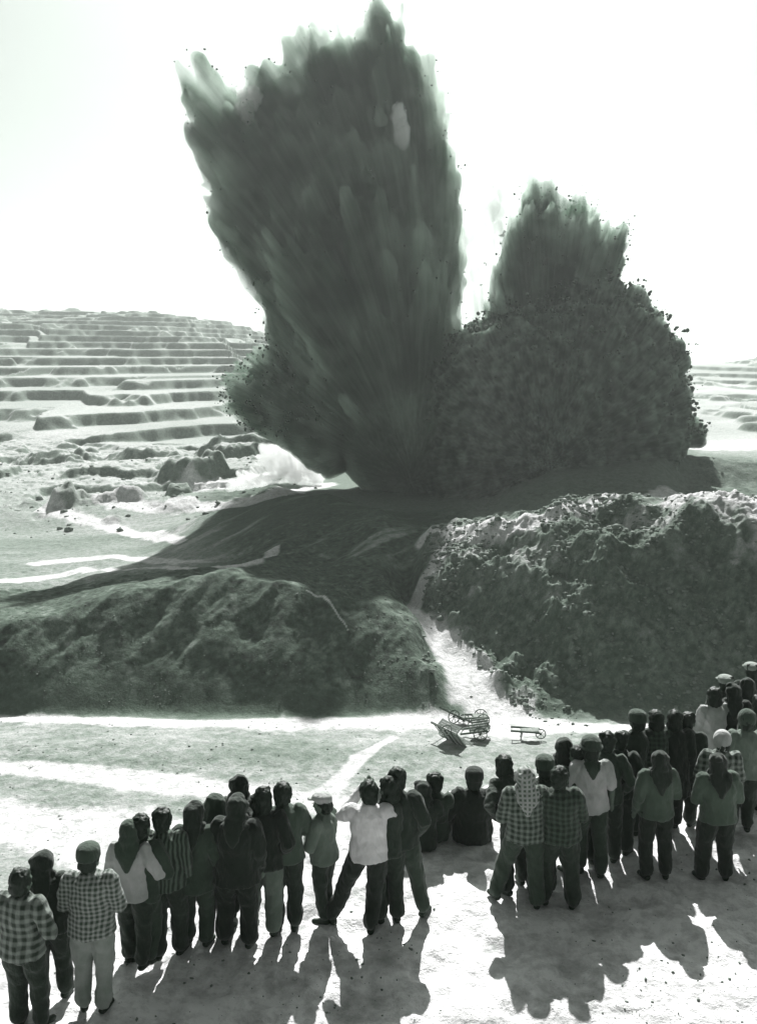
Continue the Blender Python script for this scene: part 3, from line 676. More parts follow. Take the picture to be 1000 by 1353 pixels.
def person(px, py, h=1.66, yaw=0, top='dark', bot='dark', head='scarf', hm='scarfd', arms=('down', 'down'), feet=((-.11, 0), (.11, 0)), sit=False,
           bulk=1.0, coat=0.0, lean=0.0, turn=0, label='', group='crowd watching the blast', short=False, skirt=False, tilt=0.0, vneck=False, leglen=1.0, nod=8):
    s = h/1.72; pr = random.Random(int(px*7+py)); tilt += pr.uniform(-2.5, 2.5); turn += pr.uniform(-14, 14); lean += pr.uniform(-2, 3); bulk *= pr.uniform(1.0, 1.1)
    feet = tuple((fx + pr.uniform(-.03, .03), fy + pr.uniform(-.09, .09)) for fx, fy in feet)
    H = (0.93 if sit else h)
    ky = h if not sit else 0.93*s + .02
    p = at_z(px, py, ky); gz = float(height(np.array([p[0]]), np.array([p[1]]))[0])
    rootp = Vector((p[0], p[1], gz))
    dz = -0.80 if sit else 0.0
    ln = R(lean)
    def U(v):               # upper body frame: leans about the pelvis
        v = Vector(v) + Vector((0, 0, dz)); piv = Vector((0, 0, .93+dz)); d = v - piv
        d = Matrix.Rotation(-ln, 3, 'X') @ d; d = Matrix.Rotation(R(tilt), 3, 'Y') @ d
        return (piv + d)*s
    upax = U((0, 0, 1.5)) - U((0, 0, 1.0))
    if sit:
        hips = [V3(-.1, 0, .13)*s, V3(.1, 0, .13)*s]; knees = [V3(-.17, .36, .40)*s, V3(.16, .38, .42)*s]; ank = [V3(-.15, .58, .09)*s, V3(.15, .62, .09)*s]
        fdir = [V3(-.1, 1, 0), V3(.1, 1, 0)]
    else:
        hips, knees, ank, fdir = [], [], [], []
        for sg, (fx, fy) in zip((-1, 1), feet):
            hp = V3(sg*.095, 0, .92)*s; an = V3(fx, fy, .085)*s
            kn = hp.lerp(an, .5) + V3(sg*.01, .035, 0)*s
            hips.append(hp); knees.append(kn); ank.append(an); fdir.append(V3(fx*.9 + sg*.15, 1, 0).normalized())
    sh, el, wr = [], [], []
    for sg, a in zip((-1, 1), arms):
        e, w_ = ARMS[a]
        sh.append(U((sg*.17*min(bulk, 1.1), 0, 1.405))); el.append(U((sg*e[0], e[1], e[2]))); wr.append(U((sg*w_[0], w_[1], w_[2])))
    hq = Matrix.Rotation(R(turn), 3, 'Z') @ Matrix.Rotation(-R(nod*.5), 3, 'X')
    hc = U((0, .015, 1.595)); nk = U((0, -.01, 1.45))
    HS = 1.17; hs = s*HS
    def Hd(x, y, z): return hc + hq @ (V3(x, y, z)*s*HS)
    # --- body
    bm = bmesh.new()
    ell(bm, Hd(0, .0, .025), (.076*hs, .094*hs, .095*hs), 3); ell(bm, Hd(0, .022, -.035), (.060*hs, .070*hs, .083*hs), 2)
    ell(bm, Hd(0, .055, -.085), (.030*hs, .028*hs, .025*hs)); tube(bm, [Hd(0, .090, .02), Hd(0, .108, -.022)], [.010*hs, .015*hs], 8)
    for sg in (-1, 1):
        ell(bm, Hd(sg*.078, -.005, -.01), (.012*hs, .022*hs, .033*hs)); ell(bm, Hd(sg*.030, .082, .022), (.020*hs, .014*hs, .010*hs)); ell(bm, Hd(sg*.035, .064, -.03), (.022*hs, .02*hs, .02*hs))
    ell(bm, Hd(0, .088, -.055), (.024*hs, .012*hs, .010*hs))
    tube(bm, [nk - upax*0.12, hc - upax.normalized()*.06*s], [.062*s, .052*s], 12)
    tor = [(.90, .15, .105), (1.0, .145, .10), (1.12, .135, .095), (1.26, .16, .11), (1.36, .165, .105), (1.42, .13, .085), (1.46, .075, .065)]
    rings(bm, [(U((0, 0, z)), rx*s, ry*s, upax) for z, rx, ry in tor])
    for i, sg in enumerate((-1, 1)):
        tube(bm, [sh[i], sh[i].lerp(el[i], .5), el[i], el[i].lerp(wr[i], .45), wr[i]], [.052*s, .046*s, .038*s, .038*s, .027*s])
        d = (wr[i] - el[i]).normalized(); fw = V3(0, 1, 0) if abs(d.y) < .7 else V3(0, 0, -1)
        sd = d.cross(fw).normalized() * (1 if sg > 0 else -1); bend = (U((0, .2, 1.2)) - U((0, 0, 1.2))).normalized()
        if arms[i] == 'eyes': bend = V3(0, .2, 1)
        if arms[i] == 'fold': bend = V3(0, -1, 0)
        pl = fw - d*fw.dot(d); pl.normalize()
        palm = wr[i] + d*.045*s
        ell(bm, palm, (.030*s, .030*s, .040*s), 2)
        tube(bm, [wr[i], wr[i] + d*.085*s], [.026*s, .032*s], 10)
        for f, (off, ln2) in enumerate(((-.030, .062), (-.010, .075), (.010, .070), (.029, .054))):
            b0 = wr[i] + d*.085*s + pl*off*s
            m1 = b0 + (d*.9 + bend*.25)*ln2*.5*s; m2 = m1 + (d*.45 + bend*.75)*ln2*.5*s
            tube(bm, [b0 - d*.02*s, m1, m2], [.0115*s, .0105*s, .009*s], 7)
        b0 = wr[i] + d*.035*s + pl*.028*s
        tube(bm, [b0, b0 + (pl*.7 + d*.6)*.035*s, b0 + (pl*.5 + d*.9 + bend*.5)*.06*s], [.015*s, .0125*s, .010*s], 7)
        tube(bm, [hips[i], hips[i].lerp(knees[i], .5), knees[i], knees[i].lerp(ank[i], .35), ank[i]], [.085*s, .075*s, .055*s, .052*s, .038*s])
        tube(bm, [ank[i] - V3(0, 0, .04*s), ank[i] + fdir[i]*.12*s - V3(0, 0, .055*s)], [.036*s, .026*s])
    body = fuse('person', bm, .0115, M['skin'], 1)
    body.location = rootp; body.rotation_euler = (0, 0, R(yaw))
    tag(body, label, 'person', group)
    # --- clothes
    seed = px*0.37 + py*0.11
    def folds(a, f=7.0, horiz=False):
        def fn(co, no):
            fx = f*(0.45 if horiz else 1.3); fz2 = f*(1.5 if horiz else 0.55)
            n1 = ridged(co[:, 0]*fx + seed + co[:, 2]*2, co[:, 1]*fx, co[:, 2]*fz2, 2); n2 = fbm(co[:, 0]*f*2.5, co[:, 1]*f*2.5, co[:, 2]*f*2.2 + seed, 2)
            n3 = ridged(co[:, 0]*f*1.6 + co[:, 2]*f + seed, co[:, 1]*f*1.6, co[:, 2]*f*0.9, 2)
            return co + no*(a*(0.7*n1 + 0.6*n2 + 0.55*n3))[:, None]
        return fn
    B = bulk
    # trousers or skirt
    bm = bmesh.new()
    if skirt:
        zb = .30
        rings(bm, [(V3(0, 0, zb)*s, .24*s, .20*s, (0, 0, 1)), (V3(0, 0, .6)*s, .215*s, .175*s, (0, 0, 1)), (V3(0, 0, .9)*s, .185*s, .145*s, (0, 0, 1)), (V3(0, 0, 1.02)*s, .155*s, .12*s, (0, 0, 1))])
        for i in (0, 1): tube(bm, [knees[i], ank[i] + V3(0, 0, .03*s)], [.085*s, .065*s])
    else:
        rings(bm, [(hips[0].lerp(hips[1], .5) + V3(0, -.01, -.06*s if not sit else 0), .175*B*s, .135*B*s, (0, 0, 1)), (U((0, -.01, .97)), .172*B*s, .130*B*s, upax), (U((0, 0, 1.06)), .155*s, .115*s, upax)])
        for i in (0, 1):
            e = ank[i] + V3(0, -.012, .062)*s
            tube(bm, [hips[i], hips[i].lerp(knees[i], .5), knees[i], knees[i].lerp(ank[i], .5), e], [.108*B*s, .098*B*s, .080*B*s, .074*B*s, .072*B*s], 14)
    t = fuse('skirt' if skirt else 'trousers', bm, .017, M[bot], 1, folds(.020, 5.5), body)
    # jacket / shirt
    bm = bmesh.new()
    hem = .86 - coat
    zz = [(hem, .215 + coat*.10, .172 + coat*.06), (1.0, .200, .155), (1.12, .180, .132), (1.26, .192, .138), (1.36, .190, .130), (1.415, .165, .112), (1.455, .105, .085), (1.485, .075, .075)]
    if sit: zz[0] = (.84, .20, .155)
    rr = []
    for z, rx, ry in zz:
        c = U((0, -.004, z))
        if coat and z < .9: c = V3(0, -.004, z)*s
        rr.append((c, rx*B*s*.98, ry*B*s, upax))
    rings(bm, rr, 22)
    for i in (0, 1):
        w2 = wr[i].lerp(el[i], .06) if not short else el[i].lerp(sh[i], .12)
        if short: tube(bm, [sh[i], w2], [.078*B*s, .070*s], 12)
        else: tube(bm, [sh[i], sh[i].lerp(el[i], .5), el[i], el[i].lerp(w2, .5), w2], [.080*B*s, .074*B*s, .064*B*s, .058*s, .046*s], 12)
        ell(bm, sh[i] + V3(0, 0, .004), (.078*B*s, .08*B*s, .062*s), 2)
    nm = 'shirt' if top in ('white', 'light', 'check', 'plaid', 'plaidd', 'stripe') else 'jacket'
    if coat > .25: nm = 'coat'
    fuse(nm, bm, .015, M[top], 1, folds(.017, 6.0), body)
    # collar band
    if head not in ('scarf', 'hood', 'scarfV'):
        bm = bmesh.new(); c = U((0, -.008, 1.478)); tube(bm, [c - upax.normalized()*.012, c + upax.normalized()*.022], [.072*s, .064*s], 14)
        fuse('collar', bm, .012, M[top], 1, None, body)
    # shoes
    for i in (0, 1):
        bm = bmesh.new(); f = fdir[i]; a = ank[i]
        tube(bm, [a + V3(0, 0, -.035*s) - f*.03*s, a + f*.06*s + V3(0, 0, -.045*s), a + f*.145*s + V3(0, 0, -.055*s)], [.045*s, .043*s, .036*s], 12)
        tube(bm, [a + V3(0, 0, -.03*s), a + V3(0, 0, .02*s)], [.047*s, .048*s], 12)
        zc = min(v.co.z for v in bm.verts)
        for v in bm.verts:
            if v.co.z < .012*s: v.co.z = .006*s
        fuse('shoe', bm, .013, M['shoe'], 1, None, body)
    # --- head
    if head in ('scarf', 'scarfV', 'hood'):
        bm = bmesh.new()
        ell(bm, Hd(0, -.014, .018), (.097*hs, .106*hs, .108*hs), 3)
        for _ in range(5):
            an = pr.uniform(0, 6.28); rz = pr.uniform(-.04, .075); ell(bm, Hd(math.cos(an)*.045, -.02 + math.sin(an)*.045, .03 + rz), (pr.uniform(.05, .072)*hs, pr.uniform(.05, .072)*hs, pr.uniform(.03, .055)*hs), 2)
        ell(bm, Hd(pr.uniform(-.015, .015), -.075, -.055), (pr.uniform(.085, .105)*hs, .05*hs, .06*hs), 2)
        tube(bm, [Hd(0, -.035, -.02), Hd(0, -.035, -.10), U((0, -.03, 1.46))], [.088*hs, .080*hs, .092*hs], 14); ell(bm, U((0, -.02, 1.435)), (.150*s*bulk, .105*s*bulk, .055*s), 3)
        if head == 'hood':
            ell(bm, Hd(0, -.02, -.03), (.108*hs, .112*hs, .125*hs), 3); tube(bm, [U((0, -.03, 1.47)), U((0, -.045, 1.40))], [.10*hs, .13*hs], 14)
        else:
            w0 = .085 if head == 'scarf' else .12
            lowz = 1.24 if head == 'scarf' else 1.20
            # cloth tail lying on the back, in its own frame
            rs = []
            for k, (zq, wq, yq) in enumerate(((1.52, w0, -.085), (1.45, w0*1.05, -.112), (1.38, w0*.9, -.138), (1.31, w0*.55, -.146), (lowz, .018, -.140))):
                rs.append((U((0, yq*B, zq)), wq*hs, .022*hs, upax))
            rings(bm, rs, 14)
            for sg in (-1, 1): tube(bm, [Hd(sg*.07, .0, -.09), U((sg*.09, .05, 1.45)), U((sg*.05, .12, 1.40))], [.04*hs, .038*hs, .03*hs], 10)
        # face opening: push the front of the wrap back
        def openf(co, no):
            loc = (co - np.array(hc)) @ np.array(hq)
            m_ = (loc[:, 1] > .03*hs) & (loc[:, 2] < .055*hs) & (loc[:, 2] > -.11*hs) & (np.abs(loc[:, 0]) < .075*hs)
            co2 = co.copy(); push = np.zeros(len(co)); push[m_] = (loc[m_, 1] - .03*hs)*.85
            co2 -= push[:, None]*np.array(hq @ V3(0, 1, 0))
            n1 = fbm(co2[:, 0]*16 + seed, co2[:, 1]*16, co2[:, 2]*10, 3)
            n2 = ridged(co2[:, 0]*9 + seed, co2[:, 1]*9, co2[:, 2]*6, 2)
            return co2 + no*(.012*n1 + .008*n2)[:, None]
        fuse('headscarf' if head != 'hood' else 'hood', bm, .0125, M[hm], 1, openf, body)
    else:
        bm = bmesh.new()
        ell(bm, Hd(0, -.012, .038), (.090*hs, .104*hs, .099*hs), 3); ell(bm, Hd(0, -.045, -.02), (.079*hs, .066*hs, .080*hs), 3)
        for _ in range(6):
            an = pr.uniform(0, 6.28); ell(bm, Hd(math.cos(an)*.05, -.03 + math.sin(an)*.045, pr.uniform(.02, .10)), (pr.uniform(.03, .055)*hs,)*3, 2)
        if head == 'bob': ell(bm, Hd(0, -.03, -.05), (.095*hs, .085*hs, .09*hs), 3)
        def hairf(co, no):
            loc = (co - np.array(hc)) @ np.array(hq)
            m_ = (loc[:, 1] > .02*hs) & (loc[:, 2] < .07*hs); push = np.zeros(len(co)); push[m_] = (loc[m_, 1] - .02*hs)*.9
            co2 = co - push[:, None]*np.array(hq @ V3(0, 1, 0))
            return co2 + no*(.018*fbm(co[:, 0]*46 + seed, co[:, 1]*46, co[:, 2]*22, 3) + .012*fbm(co[:, 0]*14 + seed, co[:, 1]*14, co[:, 2]*14, 2))[:, None]
        fuse('hair', bm, .0125, M['hair'], 0, hairf, body)
        if head in ('cap', 'hat', 'knit', 'band'):
            bm = bmesh.new()
            if head == 'cap':
                ell(bm, Hd(0, -.004, .098), (.102*hs, .116*hs, .050*hs), 3); ell(bm, Hd(0, -.008, .075), (.098*hs, .112*hs, .055*hs), 3)
                ell(bm, Hd(0, .118, .070), (.07*hs, .062*hs, .014*hs), 2)
            elif head == 'hat':
                ell(bm, Hd(0, -.01, .085), (.104*hs, .118*hs, .078*hs), 3); ell(bm, Hd(0, -.008, .05), (.125*hs, .138*hs, .024*hs), 3)
            elif head == 'band':
                rings(bm, [(Hd(0, -.012, .035), .103*hs, .118*hs, hq @ V3(0, -.12, 1)), (Hd(0, -.014, .10), .100*hs, .114*hs, hq @ V3(0, -.12, 1))], 20); ell(bm, Hd(0, -.014, .105), (.098*hs, .112*hs, .055*hs), 3)
            else:
                ell(bm, Hd(0, -.01, .05), (.103*hs, .116*hs, .114*hs), 3); tube(bm, [Hd(0, -.012, .01), Hd(0, -.02, -.03)], [.094*hs, .086*hs], 16)
            fuse('knit_hat' if head == 'knit' else 'hat' if head == 'hat' else 'cap', bm, .0115, M[hm], 1, None, body)
    if vneck:
        bm = bmesh.new(); rings(bm, [(U((0, -.075*B, 1.49)), .105*s, .02*s, upax), (U((0, -.128*B, 1.41)), .085*s, .018*s, upax), (U((0, -.146*B, 1.30)), .015*s, .015*s, upax)], 14)
        tube(bm, [U((0, -.01, 1.44)), U((0, -.01, 1.50))], [.10*s, .078*s], 14)
        fuse('neckerchief', bm, .013, M['coal'], 1, folds(.006, 14), body)
    return body
ST = ((-.13, 0), (.13, 0)); CL = ((-.08, 0), (.08, 0)); WD = ((-.22, 0), (.20, 0))
GL, GR, GS = 'people standing in the left half of the crowd', 'people standing in the right half of the crowd', 'people sitting on the edge of the ledge'
def build_people():
    Lk = dict(group=GL); Rk = dict(group=GR)
    person(57, 1121, 1.60, 5, 'dark', 'dark', 'scarf', label='person in dark scarf and jacket at the far left, behind the checked shirt', **Lk)
    person(24, 1150, 1.62, -12, 'plaidw', 'dark', 'hair', arms=('down', 'bent'), label='person in bold plaid shirt cut by the left edge', **Lk)
    person(117, 1126, 1.66, 0, 'check', 'khaki', 'band', 'coal', arms=('front', 'front'), bulk=1.08, feet=((-.12, 0), (.12, 0)), label='person in small-checked shirt and pale trousers, dark cap, front left', **Lk)
    person(172, 1088, 1.60, -8, 'light', 'dark', 'scarfV', 'scarfm', arms=('front', 'bent'), label='woman in pale sweater with a patterned dark scarf down her back', **Lk)
    person(184, 1078, 1.64, -14, 'coal', 'coal', 'hair', arms=('front', 'bent'), coat=.05, bulk=1.05, label='person in dark jacket with bent arm just right of the pale sweater', **Lk)
    person(217, 1070, 1.66, -5, 'stripe', 'dark', 'hair', arms=('down', 'down'), bulk=1.05, label='person in narrow striped shirt, bare dark hair, left group', **Lk)
    person(255, 1070, 1.60, -5, 'coal', 'coal', 'scarf', 'scarfd', arms=('fold', 'down'), coat=.12, label='person in dark scarf and long charcoal jacket right of the striped shirt', **Lk)
    person(283, 1053, 1.60, -20, 'dark', 'dark', 'hood', 'coal', arms=('fold', 'fold'), turn=-15, label='person in textured charcoal hood, mostly hidden behind others on the left', **Lk)
    person(310, 1057, 1.70, -4, 'black', 'black', 'scarf', 'scarfd', arms=('down', 'down'), bulk=1.18, coat=.06, feet=((-.13, .05), (.12, 0)), label='broad person all in black with a black headscarf, front of the left group', **Lk)
    person(318, 1029, 1.66, 6, 'dark', 'dark', 'scarf', 'scarfd', label='person in dark scarf whose head shows above the broad black figure', **Lk)
    person(345, 1046, 1.68, -6, 'black', 'grey', 'bob', arms=('down', 'pocket'), bulk=1.15, feet=((-.16, 0), (.12, .02)), label='person in black jacket with pale grey trousers, left group', **Lk)
    person(376, 1040, 1.68, 8, 'mid', 'dark', 'hair', arms=('fold', 'fold'), label='person in grey jacket with folded arms, right of the pale trousers', **Lk)
    person(427, 1049, 1.50, 62, 'grey', 'dark', 'cap', 'light', arms=('fold', 'fold'), turn=10, label='shorter person in a pale cap turned sideways beside the white shirt', **Lk)
    person(487, 1035, 1.70, 0, 'white', 'black', 'hair', arms=('eyes', 'eyes'), feet=((-.44, .10), (.05, -.06)), bulk=1.05, label='man in bright white shirt, legs astride, both hands raised to his face', **Lk)
    person(511, 1031, 1.68, 22, 'dark', 'dark', 'bob', arms=('bent', 'bent'), turn=18, label='person half hidden between the white shirt and the dark jacket', **Lk)
    person(527, 1021, 1.72, -8, 'dark', 'coal', 'hair', arms=('front', 'pocket'), feet=((-.18, -.02), (.30, .06)), label='man in dark jacket with legs apart, right of the white shirt', **Lk)
    Sk = dict(sit=True, group=GS)
    person(556, 1033, 1.66, -6, 'dark', 'dark', 'scarf', 'scarfd', arms=('knee', 'knee'), label='seated person in a dark scarf, leftmost of those sitting', **Sk)
    person(573, 1023, 1.70, -12, 'coal', 'coal', 'hair', arms=('knee', 'knee'), label='seated bareheaded person between two other seated figures', **Sk)
    person(625, 1016, 1.80, 0, 'black', 'black', 'band', 'black', arms=('bent', 'bent'), bulk=1.25, label='broad seated person in black with a black cap, apart on the edge', **Sk)
    person(685, 1007, 1.66, 30, 'dark', 'dark', 'bob', arms=('hip', 'front'), lean=26, feet=((-.15, .0), (.2, .05)), label='person in black leaning forward with an elbow out', **Rk)
    person(696, 1018, 1.66, 4, 'plaid', 'coal', 'scarfV', 'scarfp', arms=('front', 'front'), bulk=1.1, feet=((-.34, .05), (.10, -.05)), label='person in plaid jacket with a pale patterned headscarf, legs astride', **Rk)
    person(719, 998, 1.68, 0, 'dark', 'dark', 'band', 'coal', label='person in dark clothes and cap behind the plaid jackets', **Rk)
    person(742, 1016, 1.68, -4, 'plaidd', 'dark', 'hair', arms=('front', 'front'), bulk=1.15, feet=((-.14, 0), (.14, .0)), label='person in dark plaid jacket with bare black hair', **Rk)
    person(744, 977, 1.64, 0, 'coal', 'dark', 'scarf', 'scarfd', label='person in dark scarf behind the hat and the plaid jackets', **Rk)
    person(764, 990, 1.60, 20, 'dark', 'dark', 'hair', label='person almost hidden left of the man in the hat', **Rk)
    person(783, 979, 1.74, 0, 'light', 'coal', 'hat', 'coal', arms=('fold', 'down'), feet=((-.10, 0), (.12, 0)), short=True, vneck=True, label='tall man in pale short-sleeved shirt, dark hat and neckerchief', **Rk)
    person(803, 971, 1.70, -18, 'coal', 'dark', 'hair', arms=('fold', 'pocket'), turn=-12, label='person in charcoal jacket just behind the pale short-sleeved shirt', **Rk)
    person(821, 972, 1.58, -28, 'dark', 'dark', 'hair', arms=('hip', 'bent'), label='small dark-haired person between the pale shirt and the plaid coat', **Rk)
    person(839, 948, 1.66, 15, 'dark', 'dark', 'band', 'coal', arms=('front', 'down'), label='person in dark cap standing behind, left of the plaid coat', **Rk)
    person(866, 946, 1.66, 8, 'plaidd', 'dark', 'bob', arms=('front', 'down'), coat=.1, feet=((-.26, .0), (.08, 0)), bulk=1.1, label='person in dark checked coat with one foot set out to the left', **Rk)
    person(890, 946, 1.64, -5, 'black', 'black', 'bob', arms=('down', 'down'), coat=.3, bulk=1.12, label='person in long black coat right of the checked coat', **Rk)
    person(906, 945, 1.60, -30, 'dark', 'dark', 'hair', turn=-20, label='person in dark clothes whose head is turned right, behind the black coat', **Rk)
    person(870, 997, 1.60, 4, 'mid', 'black', 'scarfV', 'scarfd', arms=('down', 'front'), feet=((-.14, .0), (.12, -.03)), tilt=2, label='woman in grey jacket and black trousers with a scarf tail, front right', **Rk)
    person(945, 912, 1.62, 10, 'light', 'dark', 'bob', arms=('front', 'down'), label='person in pale shirt with black hair at the back right', **Rk)
    person(959, 896, 1.66, 0, 'dark', 'dark', 'cap', 'capw', label='person in a pale flat cap at the back right, left one of two pale caps', **Rk)
    person(967, 906, 1.66, -4, 'black', 'black', 'scarf', 'scarfd', coat=.2, bulk=1.1, label='person in black scarf and black coat below the left pale cap', **Rk)
    person(988, 896, 1.66, 5, 'dark', 'dark', 'hood', 'scarfd', label='person in dark hood below the rightmost pale cap', **Rk)
    person(993, 880, 1.68, 0, 'dark', 'dark', 'cap', 'capw', label='person in a pale cap, topmost head of the crowd at the right edge', **Rk)
    person(1002, 924, 1.66, 0, 'coal', 'dark', 'hair', label='bareheaded person cut by the right edge', **Rk)
    person(987, 946, 1.66, 0, 'grey', 'dark', 'knit', 'scarfm', arms=('down', 'down'), bulk=1.08, label='person in pale grey jacket and grey knit hat at the right edge', **Rk)
    person(953, 970, 1.60, -6, 'plaidw', 'dark', 'knit', 'light', arms=('front', 'front'), bulk=1.08, label='person in a pale knit hat and plaid jacket behind the long dark scarf', **Rk)
    person(952, 996, 1.60, 0, 'mid', 'black', 'scarfV', 'black', arms=('front', 'front'), bulk=1.12, feet=((-.16, 0), (.12, 0)), skirt=False, label='woman in grey jacket with a long black scarf down her back, front right', **Rk)
build_people()

# ------------------------------------------------------------------ loose stones, flung clods, handcarts, haze
def lumps(name, pts, sizes, mat, squash=0.7, seed=1):
    g = np.random.default_rng(seed)
    bm = bmesh.new(); bmesh.ops.create_icosphere(bm, subdivisions=1, radius=1.0)
    bv = np.array([v.co[:] for v in bm.verts]); bf = np.array([[v.index for v in f.verts] for f in bm.faces]); bm.free()
    n = len(pts); nv = len(bv)
    Vs = bv[None] * (1 + 0.35*g.uniform(-1, 1, (n, nv, 1))) * g.uniform(.6, 1.3, (n, 1, 3)) * np.array([1, 1, squash])
    an = g.uniform(0, 6.28, n); c, s = np.cos(an)[:, None], np.sin(an)[:, None]
    X = Vs[..., 0]*c - Vs[..., 1]*s; Y = Vs[..., 0]*s + Vs[..., 1]*c
    Vs = np.stack([X, Y, Vs[..., 2]], -1) * np.asarray(sizes)[:, None, None] + np.asarray(pts)[:, None]
    F = (bf[None] + (np.arange(n)*nv)[:, None, None]).reshape(-1, 3)
    return mesh_obj(name, Vs.reshape(-1, 3), F, mat, smooth=False)
def build_stones():
    g = np.random.default_rng(3); P_, S_ = [], []
    def zone(n, x0, x1, y0, y1, s0, s1, pw=3.0, cond=None):
        pxs = g.uniform(x0, x1, n); y = g.uniform(y0, y1, n); x = (pxs - CX)/FPX*y/0.985
        k = fbm(x*.35, y*.35, 3.0, 3) > g.uniform(-.5, .35, n)
        rp_ = np.interp(y, RD_Y, RD_X)
        k &= (np.abs(pxs - rp_) > np.interp(y, [45, 48, 53, 58, 60], [75, 40, 24, 14, 5])) | (g.random(n) < .03); x, y = x[k], y[k]
        z = height(x, y); s = s0 + (s1 - s0)*g.random(len(x))**pw
        P_.append(np.stack([x, y, z + s*.15], -1)); S_.append(s)
    zone(9000, 560, 1080, 46.5, 66, .02, .17, 4); zone(2200, 560, 860, 54, 64, .03, .26, 3)
    zone(1600, 380, 620, 46.8, 60, .015, .09, 4); zone(1300, -40, 400, 46.4, 52, .015, .06, 4)
    zone(900, 660, 960, 44.5, 47.5, .02, .14); zone(1500, -60, 900, 30, 45, .02, .07, 4); zone(500, -60, 420, 90, 150, .1, .5)
    zone(2200, -100, 1100, 8, 15, .005, .022, 3)
    o = lumps('stones', np.concatenate(P_), np.concatenate(S_), rough_mat('broken_stone', .10, .26, 3, .4, .03), .65)
    tag(o, 'loose stones and rubble strewn over the slopes and the valley floor', kind='stuff')
build_stones()
def build_clods():
    g = np.random.default_rng(5); P_, S_ = [], []
    for name, co, no in SURF:
        n, out, s1 = {'dust_column': (1300, .22, .09), 'dust_burst': (1500, .30, .14), 'dust_plume': (1200, .3, .10), 'dust_dome': (4200, .22, .26)}[name]
        base = co[np.random.default_rng(1).integers(0, len(co), 60)].mean(0)*0 + (W(540, 640) if name == 'dust_column' else W(470, 600) if name == 'dust_burst' else W(705, 600) if name == 'dust_plume' else W(720, 610))
        i = g.integers(0, len(co), n*4); sil = np.abs(no[i, 1]); hgt = co[i, 2]
        k = (g.random(len(i)) > sil**.5 + .1) & (hgt > -2); i = i[k][:n]
        u = co[i] - base; u /= np.linalg.norm(u, axis=1)[:, None]
        P_.append(co[i] + (no[i]*.4 + u)*g.exponential(out, (len(i), 1))); S_.append(.05 + s1*g.random(len(i))**2.5)
    o = lumps('flung_clods', np.concatenate(P_), np.concatenate(S_), rough_mat('dark_clod', .08, .14, 2, .3, .03), 1.0, 9)
    tag(o, 'clods of dark earth flying off the edges of the blast', kind='stuff')
build_clods()

def wood(name, lo, hi):
    m, nt, b = new_mat(name); L = nt.links.new
    tc = N(nt, 'ShaderNodeTexCoord'); mp = N(nt, 'ShaderNodeMapping'); mp.inputs['Scale'].default_value = (1.5, 22, 22)
    n = N(nt, 'ShaderNodeTexNoise'); n.inputs['Scale'].default_value = 2.0; n.inputs['Detail'].default_value = 6
    L(tc.outputs['Object'], mp.inputs[0]); L(mp.outputs[0], n.inputs['Vector']); r = tone_ramp(nt, lo, hi); L(n.outputs['Fac'], r.inputs[0]); L(r.outputs[0], b.inputs['Base Color'])
    bp = N(nt, 'ShaderNodeBump'); bp.inputs['Strength'].default_value = .5; bp.inputs['Distance'].default_value = .01; L(n.outputs['Fac'], bp.inputs['Height']); L(bp.outputs[0], b.inputs['Normal'])
    b.inputs['Roughness'].default_value = .85; return m
M_wood = wood('weathered_wood', .12, .32); M_dwood = wood('dark_wood', .05, .12); M_iron = rough_mat('rusty_iron', .03, .06, 12, .3, .004, .6)
def beam(bm, a, b, wx, wz, up=(0, 0, 1)):
    a, b = Vector(a), Vector(b); d = (b-a); L = d.length; d.normalize(); up = Vector(up); sx = d.cross(up)
    if sx.length < 1e-3: sx = Vector((1, 0, 0))
    sx.normalize(); uz = sx.cross(d)
    vs = []
    for t in (0, 1):
        for i, j in ((-1, -1), (1, -1), (1, 1), (-1, 1)): vs.append(bm.verts.new(a + d*L*t + sx*wx*.5*i + uz*wz*.5*j))
    for f in ((3, 2, 1, 0), (4, 5, 6, 7), (0, 1, 5, 4), (1, 2, 6, 5), (2, 3, 7, 6), (3, 0, 4, 7)): bm.faces.new([vs[k] for k in f])
def bobj(name, bm, mat, parent=None):
    me = bpy.data.meshes.new(name); bm.normal_update(); bm.to_mesh(me); bm.free(); me.materials.append(mat)
    o = bpy.data.objects.new(name, me); col.objects.link(o)
    if parent: o.parent = parent
    return o
def wheel(parent, c, r):
    bm = bmesh.new(); n = 24
    for k in range(n):
        a0, a1 = 2*math.pi*k/n, 2*math.pi*(k+1)/n; vs = []
        for a in (a0, a1):
            for (rr, xx) in ((r-.05, -.022), (r, -.022), (r, .022), (r-.05, .022)): vs.append(bm.verts.new((xx, math.cos(a)*rr, math.sin(a)*rr)))
        for f in ((0, 1, 5, 4), (1, 2, 6, 5), (2, 3, 7, 6), (3, 0, 4, 7)): bm.faces.new([vs[i] for i in f])
    bmesh.ops.remove_doubles(bm, verts=bm.verts, dist=1e-5)
    w_ = bobj('wheel', bm, M_dwood, parent); w_.location = c
    bm = bmesh.new()
    for k in range(8):
        a = 2*math.pi*k/8; beam(bm, (0, math.cos(a)*.04, math.sin(a)*.04), (0, math.cos(a)*(r-.04), math.sin(a)*(r-.04)), .03, .03, (1, 0, 0))
    bobj('spokes', bm, M_wood, w_)
    bm = bmesh.new(); tube(bm, [(-.06, 0, 0), (.06, 0, 0)], [.06, .06], 10); bobj('hub', bm, M_iron, w_)
